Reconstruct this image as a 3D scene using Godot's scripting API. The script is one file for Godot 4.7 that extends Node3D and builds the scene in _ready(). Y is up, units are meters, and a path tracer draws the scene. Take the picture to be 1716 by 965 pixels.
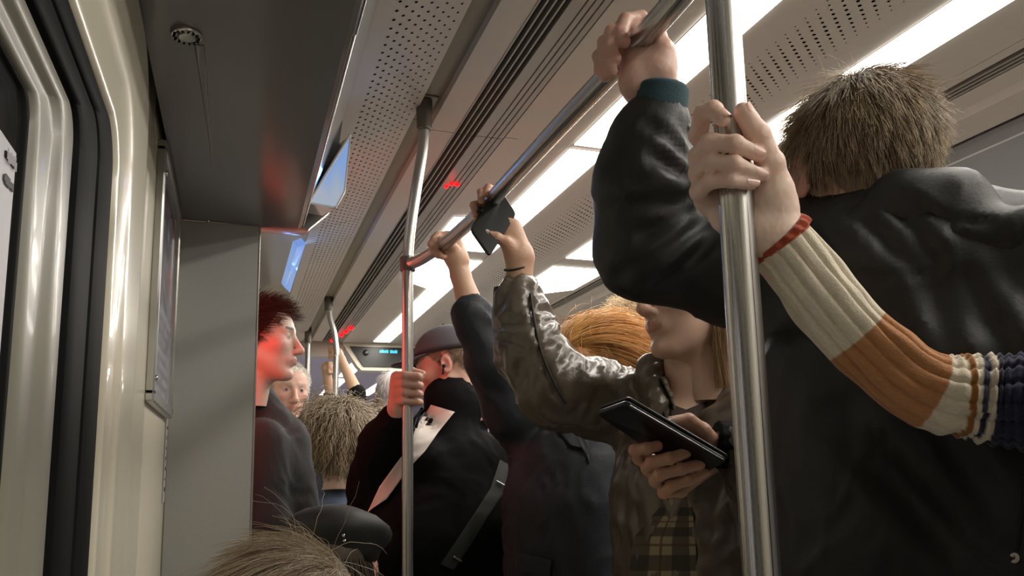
extends Node3D
# Inside a crowded metro car. World: x across the car (left door at x = -0.15), y up from the floor, -z along the car.

const FOC := 1320.0
const CX := 858.0
const CY := 580.0
const EYE := Vector3(0.0, 1.4, 0.0)
const TOP := 2.384
var ax1: Vector3
var ax2: Vector3
var ax3: Vector3
var rng := RandomNumberGenerator.new()
var mats := {}
var noise := FastNoiseLite.new()

func _ready() -> void:
	rng.seed = 4711
	noise.seed = 7
	noise.noise_type = FastNoiseLite.TYPE_SIMPLEX_SMOOTH
	noise.frequency = 1.0
	noise.fractal_type = FastNoiseLite.FRACTAL_NONE
	set_camera()
	set_light()
	make_materials()
	build_setting()
	build_fittings()
	build_people()

func set_camera() -> void:
	ax1 = Vector3(-464.0, 220.0, FOC).normalized()
	ax2 = Vector3(-175.0, -8288.0, FOC)
	ax2 = (ax2 - ax1 * ax2.dot(ax1)).normalized()
	ax3 = ax2.cross(ax1)
	if ax3.x < 0.0:
		ax3 = -ax3
	var cam := Camera3D.new()
	cam.name = "camera"
	cam.position = EYE
	cam.basis = Basis(Vector3(ax3.x, ax2.x, -ax1.x), -Vector3(ax3.y, ax2.y, -ax1.y), -Vector3(ax3.z, ax2.z, -ax1.z)).orthonormalized()
	cam.set_frustum(965.0 / FOC * 0.05, Vector2(0.0, 97.5 / FOC * 0.05), 0.05, 60.0)
	cam.current = true
	add_child(cam)

func set_light() -> void:
	var we := WorldEnvironment.new()
	we.name = "world_environment"
	var e := Environment.new()
	e.background_mode = Environment.BG_COLOR
	e.background_color = Color(0.0, 0.0, 0.0)
	e.tonemap_mode = Environment.TONE_MAPPER_LINEAR
	e.tonemap_exposure = 1.0
	e.sdfgi_enabled = true
	e.ssao_enabled = true
	e.ssil_enabled = true
	we.environment = e
	add_child(we)
	# the ceiling light panels: one area light just under each glowing panel
	for s in [[0.945, 1.067], [1.429, 1.551]]:
		for r in [[1.3, -2.08], [-2.118, -3.28], [-3.445, -4.6], [-4.62, -5.82], [-6.25, -8.0], [-8.2, -9.9]]:
			area_light(s[0], s[1], r[0], r[1])
	for r in [[-2.86, -3.28], [-3.445, -3.88]]:
		area_light(0.78, 0.94, r[0], r[1])
		area_light(1.556, 1.716, r[0], r[1])

func area_light(x0: float, x1: float, z0: float, z1: float) -> void:
	var l := AreaLight3D.new()
	l.name = "ceiling_lamp_light"
	l.area_size = Vector2(absf(x1 - x0) - 0.01, absf(z1 - z0) - 0.01)
	l.area_normalize_energy = false
	l.light_color = Color(1.0, 0.972, 0.93)
	l.light_energy = 5.0
	l.area_range = 12.0
	l.area_attenuation = 2.0
	l.shadow_enabled = true
	l.position = Vector3((x0 + x1) * 0.5, TOP - 0.009, (z0 + z1) * 0.5)
	l.rotation = Vector3(-PI / 2.0, 0.0, 0.0)
	add_child(l, true)

# ---------------------------------------------------------------- pixels of the 1716 x 965 frame to places
func ray(px: float, py: float) -> Vector3:
	var c := Vector3(px - CX, py - CY, FOC) / FOC
	return Vector3(c.dot(ax3), c.dot(ax2), -c.dot(ax1))

func W(px: float, py: float, depth: float) -> Vector3:
	return EYE + ray(px, py) * depth

func on_y(px: float, py: float, y: float) -> Vector3:
	var r := ray(px, py)
	return EYE + r * ((y - EYE.y) / r.y)

func on_z(px: float, py: float, z: float) -> Vector3:
	var r := ray(px, py)
	return EYE + r * (z / r.z)

# ---------------------------------------------------------------- mesh building
class MB:
	var v := PackedVector3Array()
	var n := PackedVector3Array()
	var c := PackedColorArray()
	var uv := PackedVector2Array()
	var ix := PackedInt32Array()

	# adds one closed or nearly closed piece; its faces are turned outwards
	func add(pv: PackedVector3Array, pi: PackedInt32Array, smooth := true, col := Color.WHITE, cols := PackedColorArray(), uvs := PackedVector2Array(), orient := true) -> void:
		var mid := Vector3.ZERO
		for p in pv:
			mid += p
		mid /= maxf(1.0, pv.size())
		var vol := 0.0
		if orient:
			for t in range(0, pi.size(), 3):
				vol += (pv[pi[t]] - mid).dot((pv[pi[t + 1]] - mid).cross(pv[pi[t + 2]] - mid))
		var flip := vol > 0.0
		var base := v.size()
		if smooth:
			var nn := PackedVector3Array()
			nn.resize(pv.size())
			for t in range(0, pi.size(), 3):
				var a := pi[t]
				var b := pi[t + 1]
				var d := pi[t + 2]
				if flip:
					var s := b
					b = d
					d = s
				var fn := (pv[d] - pv[a]).cross(pv[b] - pv[a])
				nn[a] += fn
				nn[b] += fn
				nn[d] += fn
				ix.append(base + a)
				ix.append(base + b)
				ix.append(base + d)
			for k in pv.size():
				n.append(nn[k].normalized() if nn[k].length_squared() > 1e-24 else Vector3.UP)
			v.append_array(pv)
			if cols.size() == pv.size():
				c.append_array(cols)
			else:
				for k in pv.size():
					c.append(col)
			if uvs.size() == pv.size():
				uv.append_array(uvs)
			else:
				for k in pv.size():
					uv.append(Vector2(pv[k].x + pv[k].z, pv[k].y))
		else:
			for t in range(0, pi.size(), 3):
				var q := [pi[t], pi[t + 2], pi[t + 1]] if flip else [pi[t], pi[t + 1], pi[t + 2]]
				var fn2 := (pv[q[2]] - pv[q[0]]).cross(pv[q[1]] - pv[q[0]]).normalized()
				for k in 3:
					v.append(pv[q[k]])
					n.append(fn2)
					c.append(cols[q[k]] if cols.size() == pv.size() else col)
					uv.append(uvs[q[k]] if uvs.size() == pv.size() else Vector2(pv[q[k]].x + pv[q[k]].z, pv[q[k]].y))
					ix.append(v.size() - 1)

	# surface through rings of equal length; wrap closes each ring, cap closes the ends
	func loft(rings: Array, wrap := true, cap := true, smooth := true, col := Color.WHITE, cols := PackedColorArray(), orient := true) -> void:
		var pv := PackedVector3Array()
		var pi := PackedInt32Array()
		var uvs := PackedVector2Array()
		var m: int = rings[0].size()
		for r in rings.size():
			pv.append_array(rings[r])
			for k in m:
				uvs.append(Vector2(float(k) / m, float(r) / maxf(1.0, rings.size() - 1)))
		for r in rings.size() - 1:
			for k in (m if wrap else m - 1):
				var a := r * m + k
				var b := r * m + (k + 1) % m
				pi.append_array([a, b, a + m, b, b + m, a + m])
		if cap and wrap:
			for e in [0, rings.size() - 1]:
				var mid := Vector3.ZERO
				for p in rings[e]:
					mid += p
				pv.append(mid / m)
				uvs.append(Vector2(0.5, e))
				if cols.size():
					cols.append(cols[e * m])
				for k in m:
					if e == 0:
						pi.append_array([pv.size() - 1, (k + 1) % m, k])
					else:
						pi.append_array([pv.size() - 1, e * m + k, e * m + (k + 1) % m])
		add(pv, pi, smooth, col, cols, uvs, orient)

	func tube(path: Array, radii: Array, sides := 10, cap := true, col := Color.WHITE) -> void:
		var rings := []
		var u := Vector3.ZERO
		for i in path.size():
			var t: Vector3 = (path[mini(i + 1, path.size() - 1)] - path[maxi(i - 1, 0)]).normalized()
			if u == Vector3.ZERO:
				u = t.cross(Vector3.UP if absf(t.y) < 0.9 else Vector3.RIGHT).normalized()
			u = (u - t * u.dot(t)).normalized()
			var w := t.cross(u)
			var ring := PackedVector3Array()
			var rad: float = radii[mini(i, radii.size() - 1)]
			for k in sides:
				var a := TAU * k / sides
				ring.append(path[i] + (u * cos(a) + w * sin(a)) * rad)
			rings.append(ring)
		loft(rings, true, cap, true, col)

	# box with chamfered edges, turned by a basis
	func box(center: Vector3, size: Vector3, bev := 0.0, bas := Basis.IDENTITY, col := Color.WHITE) -> void:
		var h := size * 0.5
		if bev <= 0.0:
			var pv := PackedVector3Array()
			for k in 8:
				pv.append(center + bas * Vector3(h.x if k & 1 else -h.x, h.y if k & 2 else -h.y, h.z if k & 4 else -h.z))
			add(pv, PackedInt32Array([0, 2, 1, 1, 2, 3, 4, 5, 6, 5, 7, 6, 0, 1, 4, 1, 5, 4, 2, 6, 3, 3, 6, 7, 0, 4, 2, 2, 4, 6, 1, 3, 5, 3, 7, 5]), false, col)
			return
		bev = minf(bev, minf(h.x, minf(h.y, h.z)) * 0.95)
		var rings := []
		for lv in [[-h.y, bev], [-h.y + bev, 0.0], [h.y - bev, 0.0], [h.y, bev]]:
			var a: float = h.x - lv[1]
			var b: float = h.z - lv[1]
			var ring := PackedVector3Array()
			for q in [[-a, -b + bev], [-a + bev, -b], [a - bev, -b], [a, -b + bev], [a, b - bev], [a - bev, b], [-a + bev, b], [-a, b - bev]]:
				ring.append(center + bas * Vector3(q[0], lv[0], q[1]))
			rings.append(ring)
		loft(rings, true, true, false, col)

	# prism of a polygon; map turns (u, v, w) into space
	func prism(poly: PackedVector2Array, w0: float, w1: float, ex: Vector3, ey: Vector3, ez: Vector3, org := Vector3.ZERO, col := Color.WHITE) -> void:
		var tri := Geometry2D.triangulate_polygon(poly)
		var pv := PackedVector3Array()
		var m := poly.size()
		for w in [w0, w1]:
			for p in poly:
				pv.append(org + ex * p.x + ey * p.y + ez * w)
		var pi := PackedInt32Array()
		for t in range(0, tri.size(), 3):
			pi.append_array([tri[t], tri[t + 1], tri[t + 2], m + tri[t], m + tri[t + 2], m + tri[t + 1]])
		# side faces wound to agree with the caps
		var area := 0.0
		for k in m:
			area += poly[k].cross(poly[(k + 1) % m])
		var tri_area := (poly[tri[1]] - poly[tri[0]]).cross(poly[tri[2]] - poly[tri[0]])
		for k in m:
			var b := (k + 1) % m
			if area * tri_area > 0.0:
				pi.append_array([b, k, m + k, b, m + k, m + b])
			else:
				pi.append_array([k, b, m + k, b, m + b, m + k])
		add(pv, pi, false, col)

	func mesh() -> ArrayMesh:
		var am := ArrayMesh.new()
		if ix.is_empty():
			return am
		var arr := []
		arr.resize(Mesh.ARRAY_MAX)
		arr[Mesh.ARRAY_VERTEX] = v
		arr[Mesh.ARRAY_NORMAL] = n
		arr[Mesh.ARRAY_COLOR] = c
		arr[Mesh.ARRAY_TEX_UV] = uv
		arr[Mesh.ARRAY_INDEX] = ix
		am.add_surface_from_arrays(Mesh.PRIMITIVE_TRIANGLES, arr)
		return am

func put(called: String, mb: MB, mat, parent: Node = self, kind := "") -> MeshInstance3D:
	var o := MeshInstance3D.new()
	o.name = called
	o.mesh = mb.mesh()
	o.material_override = mats[mat] if mat is String else mat
	if kind != "":
		o.set_meta("kind", kind)
	parent.add_child(o, true)
	return o

func share(called: String, mesh: Mesh, mat, parent: Node, at := Vector3.ZERO, bas := Basis.IDENTITY) -> MeshInstance3D:
	var o := MeshInstance3D.new()
	o.name = called
	o.mesh = mesh
	o.material_override = mats[mat] if mat is String else mat
	o.transform = Transform3D(bas, at)
	parent.add_child(o, true)
	return o

func thing(called: String, label: String, category: String, at := Vector3.ZERO, group := "") -> Node3D:
	var o := Node3D.new()
	o.name = called
	o.position = at
	add_child(o, true)
	tag(o, label, category, group)
	return o

func tag(o: Node3D, label: String, category: String, group := "") -> void:
	o.set_meta("label", label)
	o.set_meta("category", category)
	if group != "":
		o.set_meta("group", group)

func struct_node(called: String, label: String, category := "") -> Node3D:
	var o := Node3D.new()
	o.name = called
	o.set_meta("kind", "structure")
	o.set_meta("label", label)
	if category != "":
		o.set_meta("category", category)
	add_child(o, true)
	return o

func mat(called: String, col: Color, rough := 0.6, metal := 0.0) -> StandardMaterial3D:
	var m := StandardMaterial3D.new()
	m.resource_name = called
	m.albedo_color = col
	m.roughness = rough
	m.metallic = metal
	mats[called] = m
	return m

func noise_tex(freq: float, w := 512, h := 512, normal := false, bump := 4.0, oct := 4, seed_ := 1) -> NoiseTexture2D:
	var t := NoiseTexture2D.new()
	var f := FastNoiseLite.new()
	f.seed = seed_
	f.frequency = freq
	f.fractal_octaves = oct
	t.noise = f
	t.width = w
	t.height = h
	t.seamless = true
	t.as_normal_map = normal
	t.bump_strength = bump
	return t

# ---------------------------------------------------------------- materials
func make_materials() -> void:
	var m := mat("ceiling_paint", Color(0.765, 0.735, 0.695), 0.45)
	m.heightmap_enabled = true
	m.heightmap_texture = noise_tex(0.03, 256, 256)
	m.heightmap_scale = 0.05
	m.uv1_triplanar = true
	m.uv1_world_triplanar = true
	m.uv1_scale = Vector3(3, 3, 3)
	m = mat("recess_paint", Color(0.55, 0.53, 0.47), 0.5)
	m = mat("slat_metal", Color(0.62, 0.60, 0.57), 0.38, 0.35)
	m = mat("slot_dark", Color(0.045, 0.043, 0.04), 0.7)
	m = mat("hole_dark", Color(0.03, 0.028, 0.026), 0.9)
	m = mat("gloss_grey", Color(0.46, 0.46, 0.455), 0.2)
	m.clearcoat_enabled = true
	m.clearcoat = 0.35
	m.clearcoat_roughness = 0.12
	m = mat("gloss_edge", Color(0.80, 0.80, 0.79), 0.12)
	m = mat("screen_grey", Color(0.68, 0.68, 0.665), 0.35)
	m.heightmap_enabled = true
	m.heightmap_texture = noise_tex(0.12, 256, 256)
	m.heightmap_scale = 0.02
	m.uv1_triplanar = true
	m.uv1_scale = Vector3(5, 5, 5)
	m = mat("cream_gloss", Color(0.87, 0.845, 0.765), 0.26)
	m.clearcoat_enabled = true
	m.clearcoat = 0.5
	m.clearcoat_roughness = 0.06
	m.detail_enabled = false
	m = mat("cream_wall", Color(0.85, 0.825, 0.75), 0.3)
	m = mat("leaf_grey", Color(0.56, 0.55, 0.505), 0.36)
	m.clearcoat_enabled = true
	m.clearcoat = 0.12
	m.clearcoat_roughness = 0.08
	m = mat("rubber", Color(0.11, 0.108, 0.106), 0.6)
	m.metallic_specular = 0.12
	m = mat("rubber_light", Color(0.09, 0.09, 0.09), 0.6)
	m.metallic_specular = 0.15
	m = mat("door_glass", Color(0.25, 0.27, 0.27, 0.16), 0.04)
	m.transparency = BaseMaterial3D.TRANSPARENCY_ALPHA
	m = mat("tunnel_dark", Color(0.09, 0.09, 0.09), 0.9)
	m = mat("brushed_steel", Color(0.75, 0.745, 0.735), 0.52, 1.0)
	m.roughness_texture = streak_tex()
	m.uv1_scale = Vector3(1, 0.35, 1)
	m = mat("cast_steel", Color(0.47, 0.46, 0.44), 0.36, 0.9)
	m = mat("chrome", Color(0.8, 0.8, 0.8), 0.1, 1.0)
	m = mat("aluminium", Color(0.72, 0.72, 0.71), 0.3, 0.8)
	m = mat("lavender_wall", Color(0.74, 0.73, 0.79), 0.35)
	m = mat("right_panel", Color(0.52, 0.52, 0.53), 0.35)
	m = mat("floor_grey", Color(0.80, 0.79, 0.77), 0.5)
	m = mat("black_glass", Color(0.03, 0.03, 0.032), 0.4)
	m = mat("black_plastic", Color(0.035, 0.035, 0.037), 0.35)
	m = mat("phone_black", Color(0.05, 0.05, 0.052), 0.3)
	m = mat("paper", Color(0.80, 0.79, 0.82), 0.6)
	m = mat("ink", Color(0.06, 0.06, 0.06), 0.6)
	m = mat("print_grey", Color(0.33, 0.33, 0.33), 0.6)
	m = mat("light_panel", Color(1, 1, 1), 0.5)
	m.emission_enabled = true
	m.emission = Color(1.0, 0.975, 0.93)
	m.emission_energy_multiplier = 5.0
	m = mat("light_rim", Color(0.5, 0.5, 0.48), 0.4, 0.3)
	m = mat("red_led", Color(0.6, 0.03, 0.04), 0.3)
	m.emission_enabled = true
	m.emission = Color(1.0, 0.06, 0.09)
	m.emission_energy_multiplier = 2.5
	m = mat("red_lens", Color(0.6, 0.03, 0.04), 0.3)
	m.emission_enabled = true
	m.emission = Color(1.0, 0.06, 0.09)
	m.emission_energy_multiplier = 0.8
	m = mat("cyan_led", Color(0.1, 0.5, 0.6), 0.3)
	m.emission_enabled = true
	m.emission = Color(0.30, 0.86, 0.98)
	m.emission_energy_multiplier = 0.9
	m = mat("blue_screen", Color(0.2, 0.3, 0.5), 0.2)
	m.emission_enabled = true
	m.emission_texture = blue_tex()
	m.emission = Color(1, 1, 1)
	m.emission_operator = BaseMaterial3D.EMISSION_OP_MULTIPLY
	m.emission_energy_multiplier = 0.7
	m = mat("poster_print", Color(1, 1, 1), 0.25)
	m.albedo_texture = poster_tex()
	m.clearcoat_enabled = true
	m.clearcoat = 0.6
	m.clearcoat_roughness = 0.1
	cloth_materials()

func streak_tex() -> ImageTexture:
	var im := Image.create(256, 8, false, Image.FORMAT_RGB8)
	var r := RandomNumberGenerator.new()
	r.seed = 5
	for x in 256:
		var g := 0.62 + 0.5 * noise.get_noise_1d(x * 0.11) + r.randf_range(-0.22, 0.22)
		for y in 8:
			im.set_pixel(x, y, Color(g, g, g).clamp())
	return ImageTexture.create_from_image(im)

func blue_tex() -> ImageTexture:
	var im := Image.create(64, 64, false, Image.FORMAT_RGB8)
	for y in 64:
		for x in 64:
			var t := clampf(y / 63.0 * 1.25 - 0.1 + 0.25 * noise.get_noise_2d(x * 0.03, y * 0.03), 0.0, 1.0)
			im.set_pixel(x, y, Color(0.50, 0.68, 0.97).lerp(Color(0.74, 0.77, 0.80), t))
	return ImageTexture.create_from_image(im)

# a blurred print: blue-grey sheet with red and dark patches, then pale lines of small print at the foot
func poster_tex() -> ImageTexture:
	var im := Image.create(128, 256, false, Image.FORMAT_RGB8)
	for y in 256:
		for x in 128:
			var c := Color(0.33, 0.35, 0.46).lerp(Color(0.56, 0.57, 0.68), 0.5 + 0.9 * noise.get_noise_2d(x * 0.02 + 9.0, y * 0.012))
			var r := noise.get_noise_2d(x * 0.03 + 60.0, y * 0.016 + 31.0)
			if y < 150:
				c = c.lerp(Color(0.52, 0.22, 0.27), clampf((r - 0.12) * 3.0, 0.0, 0.8))
				c = c.lerp(Color(0.16, 0.17, 0.24), clampf((-r - 0.25) * 3.0, 0.0, 0.7))
			else:
				c = c.lerp(Color(0.60, 0.61, 0.66), 0.7)
				if (y / 7) % 2 == 0 and x > 16 and x < 112 and noise.get_noise_2d(x * 0.09, y / 7 * 5.0) > -0.25:
					c = c.lerp(Color(0.78, 0.78, 0.80), 0.7)
			im.set_pixel(x, y, c)
	return ImageTexture.create_from_image(im)

# ---------------------------------------------------------------- the car
const PX := Vector3(1, 0, 0)
const PY := Vector3(0, 1, 0)
const PZ := Vector3(0, 0, 1)

func slab(called: String, m, parent: Node, x0: float, x1: float, y0: float, y1: float, z0: float, z1: float, bev := 0.0) -> MeshInstance3D:
	var mb := MB.new()
	mb.box(Vector3((x0 + x1) * 0.5, (y0 + y1) * 0.5, (z0 + z1) * 0.5), Vector3(absf(x1 - x0), absf(y1 - y0), absf(z1 - z0)), bev)
	return put(called, mb, m, parent)

# profile across the car (x, y) drawn along z
func run(called: String, m, parent: Node, poly: Array, z0: float, z1: float) -> MeshInstance3D:
	var mb := MB.new()
	mb.prism(PackedVector2Array(poly), z0, z1, PX, PY, PZ)
	return put(called, mb, m, parent)

func discs(mb: MB, at: Vector3, ex: Vector3, ez: Vector3, r: float) -> void:
	var b := mb.v.size()
	var down := ex.cross(ez).normalized()
	if down.y > 0.0:
		down = -down
	mb.v.append(at)
	mb.n.append(down)
	mb.c.append(Color.WHITE)
	mb.uv.append(Vector2.ZERO)
	for k in 8:
		var a := TAU * k / 8.0
		mb.v.append(at + (ex * cos(a) + ez * sin(a)) * r)
		mb.n.append(down)
		mb.c.append(Color.WHITE)
		mb.uv.append(Vector2.ZERO)
		mb.ix.append_array([b, b + 1 + k, b + 1 + (k + 1) % 8])

func build_setting() -> void:
	# floor, shell and end walls: the car is closed, with thickness
	var fl := struct_node("floor", "grey car floor under the standing passengers")
	slab("floor_panel", "floor_grey", fl, -0.4, 2.9, -0.08, 0.0, 1.6, -14.2)
	var cl := struct_node("ceiling", "pale ceiling of the metro car with perforated panels, slotted grilles and joints")
	slab("roof_shell", "tunnel_dark", cl, -0.5, 3.0, 2.47, 2.55, 1.6, -14.2)
	var zs := [1.5, 0.42, -2.1, -4.61, -5.9]
	var y := TOP
	for i in 4:
		var a: float = zs[i] - 0.0015
		var b: float = zs[i + 1] + 0.0015
		# left of the first light, between the lights, right of the second light
		run("ceiling_panel", "ceiling_paint", cl, [Vector2(0.728, y), Vector2(0.770 if i != 3 and i != 0 else 0.943, y), Vector2(0.770 if i != 3 and i != 0 else 0.943, y + 0.03), Vector2(0.728, y + 0.03)], a, b)
		run("ceiling_panel", "ceiling_paint", cl, [Vector2(1.069, y), Vector2(1.427, y), Vector2(1.427, y + 0.03), Vector2(1.069, y + 0.03)], a, b)
		run("ceiling_panel", "ceiling_paint", cl, [Vector2(1.728 if i != 3 and i != 0 else 1.553, y), Vector2(1.764, y), Vector2(1.764, y + 0.03), Vector2(1.728 if i != 3 and i != 0 else 1.553, y + 0.03)], a, b)
	# panels beside the strips, cut round the wide parts of the lights
	for side in 2:
		var fx := func(q: float) -> float: return q if side == 0 else 2.496 - q
		for poly in [[[0.7695, 0.42], [0.943, 0.42], [0.943, -2.782], [0.7695, -2.852]], [[0.7695, -2.852], [0.768, -2.852], [0.768, -3.89], [0.7695, -3.883]], [[0.7695, -3.883], [0.943, -4.047], [0.943, -4.61], [0.7695, -4.61]], [[0.7695, -3.29], [1.067, -3.29], [1.067, -3.44], [0.7695, -3.44]]]:
			var mb := MB.new()
			var pg := PackedVector2Array()
			for q in poly:
				pg.append(Vector2(fx.call(q[0]), q[1]))
			mb.prism(pg, y + 0.0005, y + 0.03, PX, PZ, PY)
			put("ceiling_panel", mb, "ceiling_paint", cl)
	slab("ceiling_panel", "ceiling_paint", cl, 0.943, 1.069, y, y + 0.03, -2.083, -2.115)
	slab("ceiling_panel", "ceiling_paint", cl, 1.427, 1.553, y, y + 0.03, -2.083, -2.115)
	slab("ceiling_panel", "ceiling_paint", cl, 0.728, 1.77, y, y + 0.03, -5.825, -5.9)
	# grilles: four dark slots with slats, then a plain strip and a ribbed strip
	for i in 3:
		var za: float = [1.5, -2.112, -4.62][i]
		var zb: float = [-2.108, -4.616, -5.9][i]
		run("slot_backing", "slot_dark", cl, [Vector2(0.572, y + 0.022), Vector2(0.645, y + 0.022), Vector2(0.645, y + 0.03), Vector2(0.572, y + 0.03)], za, zb)
		for k in 5:
			var x: float = 0.574 + 0.0168 * k
			run("grille_slat", "slat_metal", cl, [Vector2(x, y - 0.002), Vector2(x + 0.0042, y - 0.002), Vector2(x + 0.0062, y + 0.024), Vector2(x + 0.002, y + 0.024)], za, zb)
		run("ribbed_strip", "slat_metal", cl, [Vector2(0.645, y - 0.001), Vector2(0.672, y - 0.001), Vector2(0.673, y + 0.004), Vector2(0.6755, y + 0.004), Vector2(0.6765, y - 0.001), Vector2(0.688, y - 0.001), Vector2(0.689, y + 0.004), Vector2(0.6915, y + 0.004), Vector2(0.6925, y - 0.001), Vector2(0.705, y - 0.001), Vector2(0.706, y + 0.004), Vector2(0.7085, y + 0.004), Vector2(0.7095, y - 0.001), Vector2(0.7235, y - 0.001), Vector2(0.7235, y + 0.02), Vector2(0.645, y + 0.02)], za, zb)
		slab("shadow_gap", "slot_dark", cl, 0.7236, 0.7279, y + 0.008, y + 0.02, za, zb)
		# right grille and the mouldings beyond it
		run("slot_backing", "slot_dark", cl, [Vector2(1.764, y + 0.02), Vector2(1.832, y + 0.02), Vector2(1.832, y + 0.03), Vector2(1.764, y + 0.03)], za, zb)
		for k in 3:
			var x2: float = 1.779 + 0.0172 * k
			run("grille_slat", "slat_metal", cl, [Vector2(x2, y - 0.002), Vector2(x2 + 0.009, y - 0.002), Vector2(x2 + 0.009, y + 0.022), Vector2(x2, y + 0.022)], za, zb)
		run("right_cove", "ceiling_paint", cl, [Vector2(1.832, y), Vector2(1.905, y - 0.004), Vector2(1.93, y - 0.018), Vector2(1.965, y - 0.018), Vector2(1.985, y - 0.006), Vector2(2.075, y - 0.012), Vector2(2.075, y + 0.03), Vector2(1.832, y + 0.03)], za, zb)
		run("shadow_gap", "slot_dark", cl, [Vector2(2.075, y - 0.002), Vector2(2.093, y - 0.006), Vector2(2.093, y + 0.02), Vector2(2.075, y + 0.02)], za, zb)
		# left: strip beside the grille, pole recess, perforated panel
		run("plain_strip", "ceiling_paint", cl, [Vector2(0.499, y), Vector2(0.574, y), Vector2(0.574, y + 0.03), Vector2(0.499, y + 0.06)], za, zb)
		run("pole_recess", "recess_paint", cl, [Vector2(0.440, y + 0.026), Vector2(0.502, y + 0.026), Vector2(0.502, y + 0.05), Vector2(0.440, y + 0.05)], za, zb)
	run("perforated_panel", "ceiling_paint", cl, [Vector2(0.236, 2.320), Vector2(0.440, y), Vector2(0.440, y + 0.04), Vector2(0.236, 2.36)], 1.5, -2.96)
	run("perforated_panel", "ceiling_paint", cl, [Vector2(0.236, 2.320), Vector2(0.440, y), Vector2(0.440, y + 0.04), Vector2(0.236, 2.36)], -2.964, -5.9)
	# the holes: far too many to be parts, still real discs of shade
	var ph := MB.new()
	var ex := Vector3(0.204, y - 2.320, 0).normalized()
	for row in 330:
		for k in 9:
			var along: float = 0.030 + 0.0182 * k
			var z: float = 0.4 - 0.034 * (row * 0.5) + (0.0125 * k if row % 2 == 0 else 1000.0)
			if row % 2 == 1 or z < -5.8:
				continue
			var pt := Vector3(0.236, 2.320, 0) + ex * (along + 0.018) + Vector3(0, -0.0007, z)
			discs(ph, pt, ex, PZ, 0.0038 - 0.0001 * k)
	put("perforation", ph, "hole_dark", cl, "stuff")
	ph = MB.new()
	for row in 200:
		for k in 11:
			var z3: float = 0.9 - 0.0345 * row - 0.0125 * k
			if z3 < -5.7 or (z3 < 0.45 and z3 > 0.39) or absf(z3 + 2.1) < 0.02 or absf(z3 + 4.61) < 0.02:
				continue
			var sz: float = 0.0018 + 0.0026 * (1.0 - pow(absf(k - 5.0) / 5.0, 1.6))
			discs(ph, Vector3(1.168 + 0.0162 * k, y - 0.0007, z3), PX, PZ, sz)
	put("perforation", ph, "hole_dark", cl, "stuff")
	# the cover over the left door: flat underside, steep glossy flank up to the perforated panel
	var cv := thing("door_cover", "dark glossy overhead cover box along the left door, carrying a round chrome fitting", "cover")
	for r in [[1.45, -1.034], [-1.040, -1.962]]:
		var mb := MB.new()
		var drop: float = 0.004 if r[0] > 0.0 else 0.0
		mb.prism(PackedVector2Array([Vector2(-0.138, 2.010 - drop), Vector2(0.128, 2.010 - drop), Vector2(0.137, 2.014 - drop), Vector2(0.141, 2.022 - drop), Vector2(0.236, 2.318), Vector2(-0.12, 2.318), Vector2(-0.143, 2.03)]), r[0], r[1], PX, PY, PZ)
		put("cover_panel", mb, "gloss_grey", cv)
		mb = MB.new()
		mb.tube([Vector3(0.1385, 2.0165 - drop, r[0]), Vector3(0.1385, 2.0165 - drop, r[1])], [0.0042], 8)
		put("edge_trim", mb, "chrome", cv)
	# pressed rib on the underside
	var rb := MB.new()
	var rr := []
	for i in 10:
		var t := i / 9.0
		var x := -0.068 + 0.007 * t
		var w := 0.007 * (1.0 - t) + 0.0005
		var z2 := -1.125 - 0.5 * t
		rr.append(PackedVector3Array([Vector3(x - w, 2.0105, z2), Vector3(x - w * 0.5, 2.0094 - 0.0018 * (1.0 - t), z2), Vector3(x + w * 0.5, 2.0094 - 0.0018 * (1.0 - t), z2), Vector3(x + w, 2.0105, z2)]))
	rb.loft(rr, true, true)
	put("pressed_rib", rb, "gloss_grey", cv)
	round_fitting(cv)
	var sc := MB.new()
	sc.tube([Vector3(-0.0805, 2.012, -1.952), Vector3(-0.0805, 2.006, -1.952), Vector3(-0.0805, 2.0045, -1.952)], [0.0055, 0.0052, 0.002], 10)
	put("screw", sc, "chrome", cv)
	# curved end of the cover beyond the partition
	var ec := MB.new()
	var rings := []
	for i in 9:
		var t := i / 8.0
		var z := -1.962 - 0.16 * t
		var k2 := sqrt(maxf(0.0, 1.0 - t * t))
		var ring := PackedVector3Array()
		for q in [[-0.143, 2.012], [0.03, 2.012], [0.10 + 0.055 * k2, 2.012], [0.15 + 0.055 * k2, 2.06], [0.225 + 0.01 * k2, 2.318], [-0.143, 2.318]]:
			ring.append(Vector3(q[0], q[1] + 0.05 * (1.0 - k2) * (1.0 if q[1] < 2.2 else 0.0), z))
		rings.append(ring)
	ec.loft(rings, true, true, false)
	put("cover_end", ec, "gloss_grey", cv)
	# left wall beyond the partition, with a slanted cove over the seats
	var wl := struct_node("wall_left", "cream left side wall of the car with the moulded door surround")
	slab("wall_panel", "cream_wall", wl, -0.21, -0.15, 0.0, 2.45, -1.40, -5.95)
	var cp := struct_node("trim_2", "slanted cove panel over the left seats beyond the partition")
	run("cove_panel", "recess_paint", cp, [Vector2(-0.15, 2.05), Vector2(-0.12, 2.07), Vector2(0.234, 2.318), Vector2(0.234, 2.36), Vector2(-0.15, 2.36)], -2.125, -5.93)
	var slot := MB.new()
	slot.box(Vector3(-0.05, 2.115, -2.42), Vector3(0.07, 0.006, 0.05), 0.002, Basis(PZ, 0.61))
	put("vent_slot", slot, "gloss_grey", cp)
	door_surround(wl)
	# partition beside the door
	var pt2 := thing("partition_panel", "grey draught partition standing between the left door and the seats", "partition")
	slab("board", "screen_grey", pt2, -0.149, 0.036, 0.12, 2.009, -1.962, -1.984, 0.002)
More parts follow.
